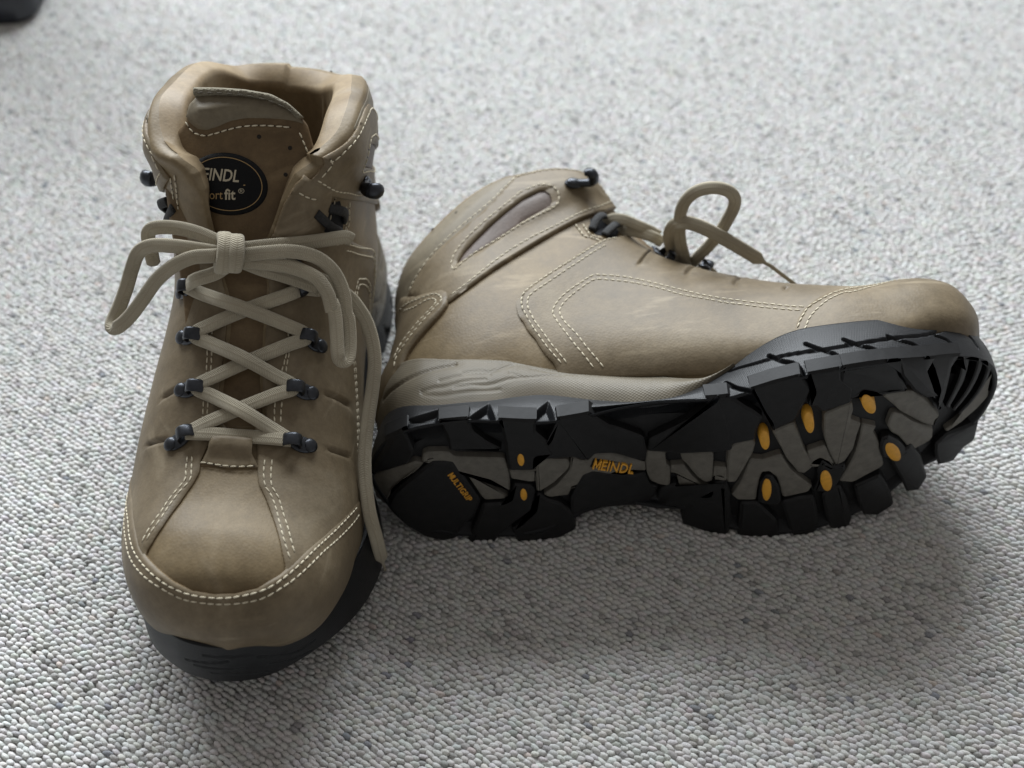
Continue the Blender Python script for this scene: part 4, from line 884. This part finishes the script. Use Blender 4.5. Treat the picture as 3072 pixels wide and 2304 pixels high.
LUG = [(('Q',(45,525),(350,515),(395,600),(428,780),(388,875),(120,955),(45,975)),), (('Q',(655,505),(915,470),(962,590),(1080,680),(1235,760),(830,778),(745,765),(725,640)),), (('Q',(1185,492),(1470,480),(1530,590),(1650,690),(1700,800),(1535,825),(1525,940),(1290,945),(1262,790),(1250,680)),),
 (('M',(225,520),(470,500),(720,540),(1000,640),(1030,772),(1012,868),(900,838),(720,792),(560,800),(490,858),(345,828),(30,850),(20,820),(140,680)),), (('M',(340,1195),(400,1080),(450,995),(540,955),(720,960),(900,988),(1010,965),(1050,1062),(1130,1098),(1050,1260),(820,1265),(600,1290),(450,1340),(340,1340)),),
 (('M',(1050,660),(1260,560),(1560,395),(1720,350),(1790,600),(1800,760),(1640,780),(1340,795),(1222,782),(1036,772)),), (('N',(60,1020),(330,945),(560,1020),(700,1120),(640,1250),(620,1370),(320,1430),(160,1480),(0,1490)),),
 (('N',(600,860),(835,750),(1100,660),(1240,800),(1160,960),(1060,1150),(800,1270),(780,1180),(700,1060)),), (('N',(1190,640),(1350,585),(1560,680),(1700,780),(1680,955),(1350,1060),(1290,1010),(1200,990),(1260,840)),),
 (('O',(110,570),(360,535),(560,620),(760,740),(830,860),(610,880),(540,930),(440,890),(330,870),(290,930),(170,970),(60,830)),), (('O',(610,475),(820,415),(1000,500),(1060,640),(1120,800),(1160,930),(1020,940),(890,860),(780,720),(640,600)),),
 (('O',(1045,420),(1195,368),(1300,460),(1310,620),(1270,800),(1230,950),(1175,1080),(1130,1010),(1170,860),(1110,660)),),
 
 (('Q',(195,1235),(245,1140),(345,1055),(455,970),(540,900),(600,868),(700,864),(780,872),(830,930),(1035,1220),(975,1360)),('S',(1388,1580),(1366,1618),(1330,1626),(1276,1613),(1231,1586),(1186,1554),(1163,1528))),
 (('Q',(1005,1380),(1050,1245),(1240,1232),(1300,1200),(1335,1060),(1485,1075),(1528,1130),(1500,1300),(1330,1420)),('S',(1495,1608),(1484,1630),(1448,1638),(1402,1626))),
 (('Q',(1548,1145),(1640,1205),(1750,1235)),('S',(1722,1540),(1729,1590),(1683,1615),(1615,1626),(1552,1631),(1535,1590)),('Q',(1385,1430),(1520,1310))),
 (('S',(2046,1572),(2060,1500),(2142,1500),(2168,1458),(2190,1495),(2196,1560),(2182,1612),(2110,1596)),), (('S',(2212,1606),(2218,1560),(2222,1508),(2270,1506),(2288,1520),(2330,1560),(2342,1610),(2290,1629),(2250,1614)),),
 (('S',(2374,1604),(2362,1560),(2346,1514),(2350,1506),(2400,1492),(2440,1488),(2452,1530),(2456,1588),(2427,1614),(2390,1618)),), (('P',(420,882),(450,680),(510,600),(570,610),(640,720),(662,858),(640,900),(520,905)),),
 (('S',(2486,1578),(2476,1540),(2466,1486),(2490,1468),(2520,1456),(2542,1500),(2556,1556),(2545,1585),(2500,1592)),), (('P',(990,770),(1040,660),(1030,560),(1080,455),(1180,520),(1310,490),(1320,540),(1240,690),(1190,770),(1080,780)),),
 (('S',(2590,1545),(2574,1505),(2562,1458),(2600,1442),(2640,1424),(2668,1466),(2682,1514),(2631,1548)),), (('S',(2720,1478),(2704,1440),(2676,1390),(2672,1376),(2735,1334),(2764,1372),(2782,1434),(2756,1473)),), (('S',(2816,1398),(2806,1366),(2806,1334),(2840,1302),(2890,1282),(2938,1262),(2924,1322),(2895,1342),(2860,1386)),),
 (('P',(1690,420),(1660,330),(1690,220),(1760,200),(1860,250),(1960,360),(1900,410),(1800,440)),), (('M',(1150,1110),(1290,1060),(1330,1100),(1370,1160),(1590,1175),(1640,1060),(1750,1040),(1790,1180),(1700,1400),(1500,1340),(1400,1280),(1100,1270)),)]
for i, a in enumerate(LUG): block('lug', M_TREAD, *a, top=-.2+.15*math.sin(i*2.3), bot=6.8, bevel=1.2, rd=.28)
def rib(pts, w0, w1):
    c_ = cr(Z('O', *pts), 5); t = np.gradient(c_, axis=0); t /= np.linalg.norm(t, axis=1, keepdims=True); nn = np.stack([-t[:, 1], t[:, 0]], 1); w_ = (w0+(w1-w0)*np.linspace(0, 1, len(c_)))[:, None]/3.686
    P2 = np.array([sole_xy(s_) for s_ in np.vstack([c_+nn*w_, (c_-nn*w_)[::-1]])]); V, F = prism(clampo(P2), -.1, 8.0, .7); mk('lug', V, F, M_TREAD, BOOT_R, True, sharp=35)
rib(((1425,345),(1465,500),(1430,700),(1345,890),(1255,1050)), 44, 20); rib(((1600,370),(1625,540),(1560,740),(1455,920),(1330,1075)), 36, 16); rib(((1725,470),(1715,640),(1640,820),(1525,980),(1395,1115)), 28, 12)
def ellS(code, cx, cy, a, b, rot, n=20): return Z(code, *ell(cx, cy, a, b, math.radians(rot), n))
for c, cx, cy, a, b, r_ in (('Q',1395,840,34,57,-7),('Q',1421,1152,32,56,-6),('N',715,1362,54,106,-6),('N',1205,1165,56,120,-8),('O',390,1002,68,112,-28),('O',658,1528,72,116,-36),('P',512,742,50,113,4),('P',1118,651,58,106,-9)):
    P2 = np.array([sole_xy(s) for s in ellS(c, cx, cy, a, b, r_, 22)]); V, F = prism(P2, -.55, 4.0, .5); mk('stud', V, F, M_YEL, BOOT_R, True, sharp=50)
def sole_text(name, body, code, cx, cy, wid, hei, dx, dy, shear, bold, space):
    V, F = text_mesh(body, 1.0, shear, bold, space); V = V-(V.max(0)+V.min(0))/2; V = V/(V.max(0)-V.min(0))*np.array([wid, hei]); l = math.hypot(dx, dy); dx, dy = dx/l, dy/l
    P2 = np.array([sole_xy(s) for s in Z(code, *[(cx+x*dx+y*dy, cy+x*dy-y*dx) for x, y in V])])
    n = len(P2); top = np.c_[P2, ZB(P2[:, 0])-.5]/1000; low = np.c_[P2, ZB(P2[:, 0])+1.6]/1000; cnt = {}
    for f in F:
        for i in range(len(f)): cnt[(f[i], f[(i+1) % len(f)])] = 1
    FF = [tuple(f) for f in F]+[(j, i, n+i, n+j) for (i, j) in cnt if (j, i) not in cnt]
    mk(name, np.concatenate([top, low]), FF, M_YEL, BOOT_R, True, smooth=False)
P2 = smooth_poly(sole_poly(('M',(545,845),(905,888),(918,965),(880,962),(700,935),(512,922))), 3, .2); V, F = prism(P2, .6, 3.5, .3); mk('logo_plate', V, F, M_TREAD, BOOT_R, True, sharp=35)
sole_text('raised_lettering', 'MEINDL', 'M', 722, 903, 372, 84, 380, 46, .22, .012, 1.05)
sole_text('raised_lettering', 'MULTIGRIP', 'Q', 846, 1084, 305, 54, 183, 240, .15, .012, 1.05)

# ------------------------------------------------------------------ carpet: backing sheet and loop pile
def carpet_mat(name, attr):
    m, nt, b, N, L = new_mat(name); b.inputs['Roughness'].default_value = .95; b.inputs['Specular IOR Level'].default_value = .15; b.inputs['Sheen Weight'].default_value = .12
    tc = N('ShaderNodeTexCoord'); n = N('ShaderNodeTexNoise', Scale=1400, Detail=3.0, Roughness=.7); L(tc.outputs['Object'], n.inputs['Vector'])
    if attr:
        at = N('ShaderNodeAttribute', _attribute_name='tone'); mx = N('ShaderNodeMix', _data_type='RGBA', _blend_type='OVERLAY'); mx.inputs[0].default_value = .55
        L(at.outputs['Color'], mx.inputs[6]); L(n.outputs['Fac'], mx.inputs[7]); L(mx.outputs[2], b.inputs['Base Color'])
    else: b.inputs['Base Color'].default_value = (.46, .455, .445, 1)
    bp = N('ShaderNodeBump', Strength=.6, Distance=.0006); L(n.outputs['Fac'], bp.inputs['Height']); L(bp.outputs['Normal'], b.inputs['Normal'])
    return m
ca = mk('carpet', [(-2.5,-1.5,-.0021),(2.5,-1.5,-.0021),(2.5,3.5,-.0021),(-2.5,3.5,-.0021)], [(0,1,2,3)], carpet_mat('carpet_backing', False), None); ca['kind'] = 'structure'
def carpet_pile():
    ang = math.radians(-37); pa, pr = .0035, .00235
    e1, e2 = np.array([math.cos(ang), math.sin(ang)]), np.array([-math.sin(ang), math.cos(ang)])
    R_ = 1.1; a = np.arange(-R_, R_, pa); r = np.arange(-R_, R_, pr)
    A, B = np.meshgrid(a, r, indexing='ij')
    sh = (np.arange(len(r)) % 2)*.5*pa+RNG.normal(0, .0004, len(r)); A = A+sh[None]
    wob = .0006*np.sin(A*38+B*9)+.0004*np.sin(A*90-B*50)
    X = A[..., None]*e1+(B+wob)[..., None]*e2+np.array([0, .52]); X = X.reshape(-1, 2); X += RNG.normal(0, 1, X.shape)*np.array([.00030, .00022])
    k = (X[:, 1] > .17) & (X[:, 1] < .93) & (np.abs(X[:, 0]) < .25+(X[:, 1]-.17)*.30); X = X[k]; n = len(X)
    # unit loop: dome of 6 x 3
    nu = 7; rings = [(1.0, -.55), (.93, .25), (.55, .84)]
    U = [(q*math.cos(2*math.pi*j/nu), q*math.sin(2*math.pi*j/nu), z) for q, z in rings for j in range(nu)]+[(0, 0, 1.0)]; U = np.array(U); m = len(U)
    F = [(i*nu+j, i*nu+(j+1) % nu, (i+1)*nu+(j+1) % nu, (i+1)*nu+j) for i in range(2) for j in range(nu)]; T = [(2*nu+j, 2*nu+(j+1) % nu, 3*nu) for j in range(nu)]
    la = pa*.74*RNG.uniform(.85, 1.2, n); lb = pr*.55*RNG.uniform(.88, 1.12, n); hz = .0013*RNG.uniform(.82, 1.15, n); rot = ang+RNG.normal(.10, .14, n)
    c, s = np.cos(rot), np.sin(rot); tx, ty = RNG.normal(.20, .16, n), RNG.normal(0, .22, n)
    ux, uy = U[None, :, 0]*la[:, None], U[None, :, 1]*lb[:, None]; V = np.empty((n, m, 3))
    V[..., 0] = X[:, None, 0]+ux*c[:, None]-uy*s[:, None]; V[..., 1] = X[:, None, 1]+ux*s[:, None]+uy*c[:, None]; V[..., 2] = -.0016+U[None, :, 2]*hz[:, None]+ux*tx[:, None]+uy*ty[:, None]
    me = bpy.data.meshes.new('carpet_pile'); me.vertices.add(n*m); me.vertices.foreach_set('co', V.astype(np.float32).ravel())
    off = (np.arange(n)*m)[:, None]; q = (np.array(F).ravel()[None]+off).ravel(); t = (np.array(T).ravel()[None]+off).ravel(); li = np.concatenate([q, t]).astype(np.int32)
    nq, nt_ = n*len(F), n*len(T); me.loops.add(len(li)); me.loops.foreach_set('vertex_index', li); me.polygons.add(nq+nt_)
    me.polygons.foreach_set('loop_start', np.concatenate([np.arange(nq)*4, nq*4+np.arange(nt_)*3]).astype(np.int32)); me.polygons.foreach_set('use_smooth', np.ones(nq+nt_, bool)); me.update(calc_edges=True)
    # tone of each loop: off-white wool with grey, mauve and greenish flecks
    base = np.array([.585, .580, .565]); col = base[None]*(1+RNG.normal(0, .035, n))[:, None]
    col += RNG.normal(0, 1, (n, 1))*np.array([[.007, -.006, .004]])+RNG.normal(0, 1, (n, 1))*np.array([[-.004, .002, .010]])
    gx = np.sin(X[:, 0]*210+2*np.sin(X[:, 1]*130))*np.sin(X[:, 1]*240+2*np.sin(X[:, 0]*170)); fl = RNG.uniform(0, 1, n) < .06+.14*(gx > .6); col[fl] *= RNG.uniform(.58, .92, (fl.sum(), 1))
    bl = RNG.uniform(0, 1, n) < .006; col[bl] *= np.array([.45, .47, .52]); pk = RNG.uniform(0, 1, n) < .006; col[pk] *= np.array([.95, .87, .83])
    at = me.color_attributes.new('tone', 'FLOAT_COLOR', 'POINT'); at.data.foreach_set('color', np.repeat(np.c_[np.clip(col, .03, .9), np.ones(n)], m, 0).astype(np.float32).ravel())
    me.materials.append(carpet_mat('carpet_wool', True)); o = bpy.data.objects.new('carpet_pile', me); COL.objects.link(o); o.parent = ca; o['kind'] = 'stuff'; return n
NLOOPS = carpet_pile()
def fibres():
    mb = MB()
    for _ in range(520):
        x, y = RNG.uniform(-.42, .42), RNG.uniform(.19, .80); a = RNG.uniform(0, 2*math.pi); k = RNG.normal(0, 160); L = RNG.uniform(.003, .009); n = 7; P = []
        for t in np.linspace(0, 1, n):
            P.append((x, y, .0002+.0013*math.sin(math.pi*t)*RNG.uniform(.6, 1.1))); x += math.cos(a)*L/n; y += math.sin(a)*L/n; a += k*L/n
        V, F, _u = tubep(P, .00006, 4); mb.add(V, F)
    mb.build('loose_fibres', plain('loose_wool', (.55, .55, .54), .9), ca, kind='stuff')
fibres()

# ------------------------------------------------------------------ dark furniture foot at the far left
def furniture_foot():
    m = plain('dark_plastic', (.012, .014, .02), .45, 0, .2, 90, .1)
    def ring(x0, x1, y0, y1, r, z, n=8):
        P = []
        for cx, cy, a0 in ((x1-r, y1-r, 0), (x0+r, y1-r, 90), (x0+r, y0+r, 180), (x1-r, y0+r, 270)):
            for t in np.linspace(0, 90, n): P.append((cx+r*math.cos(math.radians(a0+t)), cy+r*math.sin(math.radians(a0+t)), z))
        return P
    prof = [(-.004, -.002), (0, .004), (0, .020), (-.002, .024), (-.006, .026)]
    R = [ring(-.46-d, -.336+d, .785-d, .92+d, .016, z) for d, z in prof]+[ring(-.43, -.352, .800, .90, .012, .026), ring(-.43, -.352, .800, .90, .012, .30)]
    n = len(R[0]); F = [(i*n+j, i*n+(j+1) % n, (i+1)*n+(j+1) % n, (i+1)*n+j) for i in range(len(R)-1) for j in range(n)]; F += [tuple(range(n-1, -1, -1)), tuple((len(R)-1)*n+j for j in range(n))]
    o = mk('furniture_foot', np.array(sum(R, [])), F, m, None, sharp=40); o['label'] = 'black furniture foot with a rounded corner standing on the pale carpet behind'; o['category'] = 'furniture'
furniture_foot()
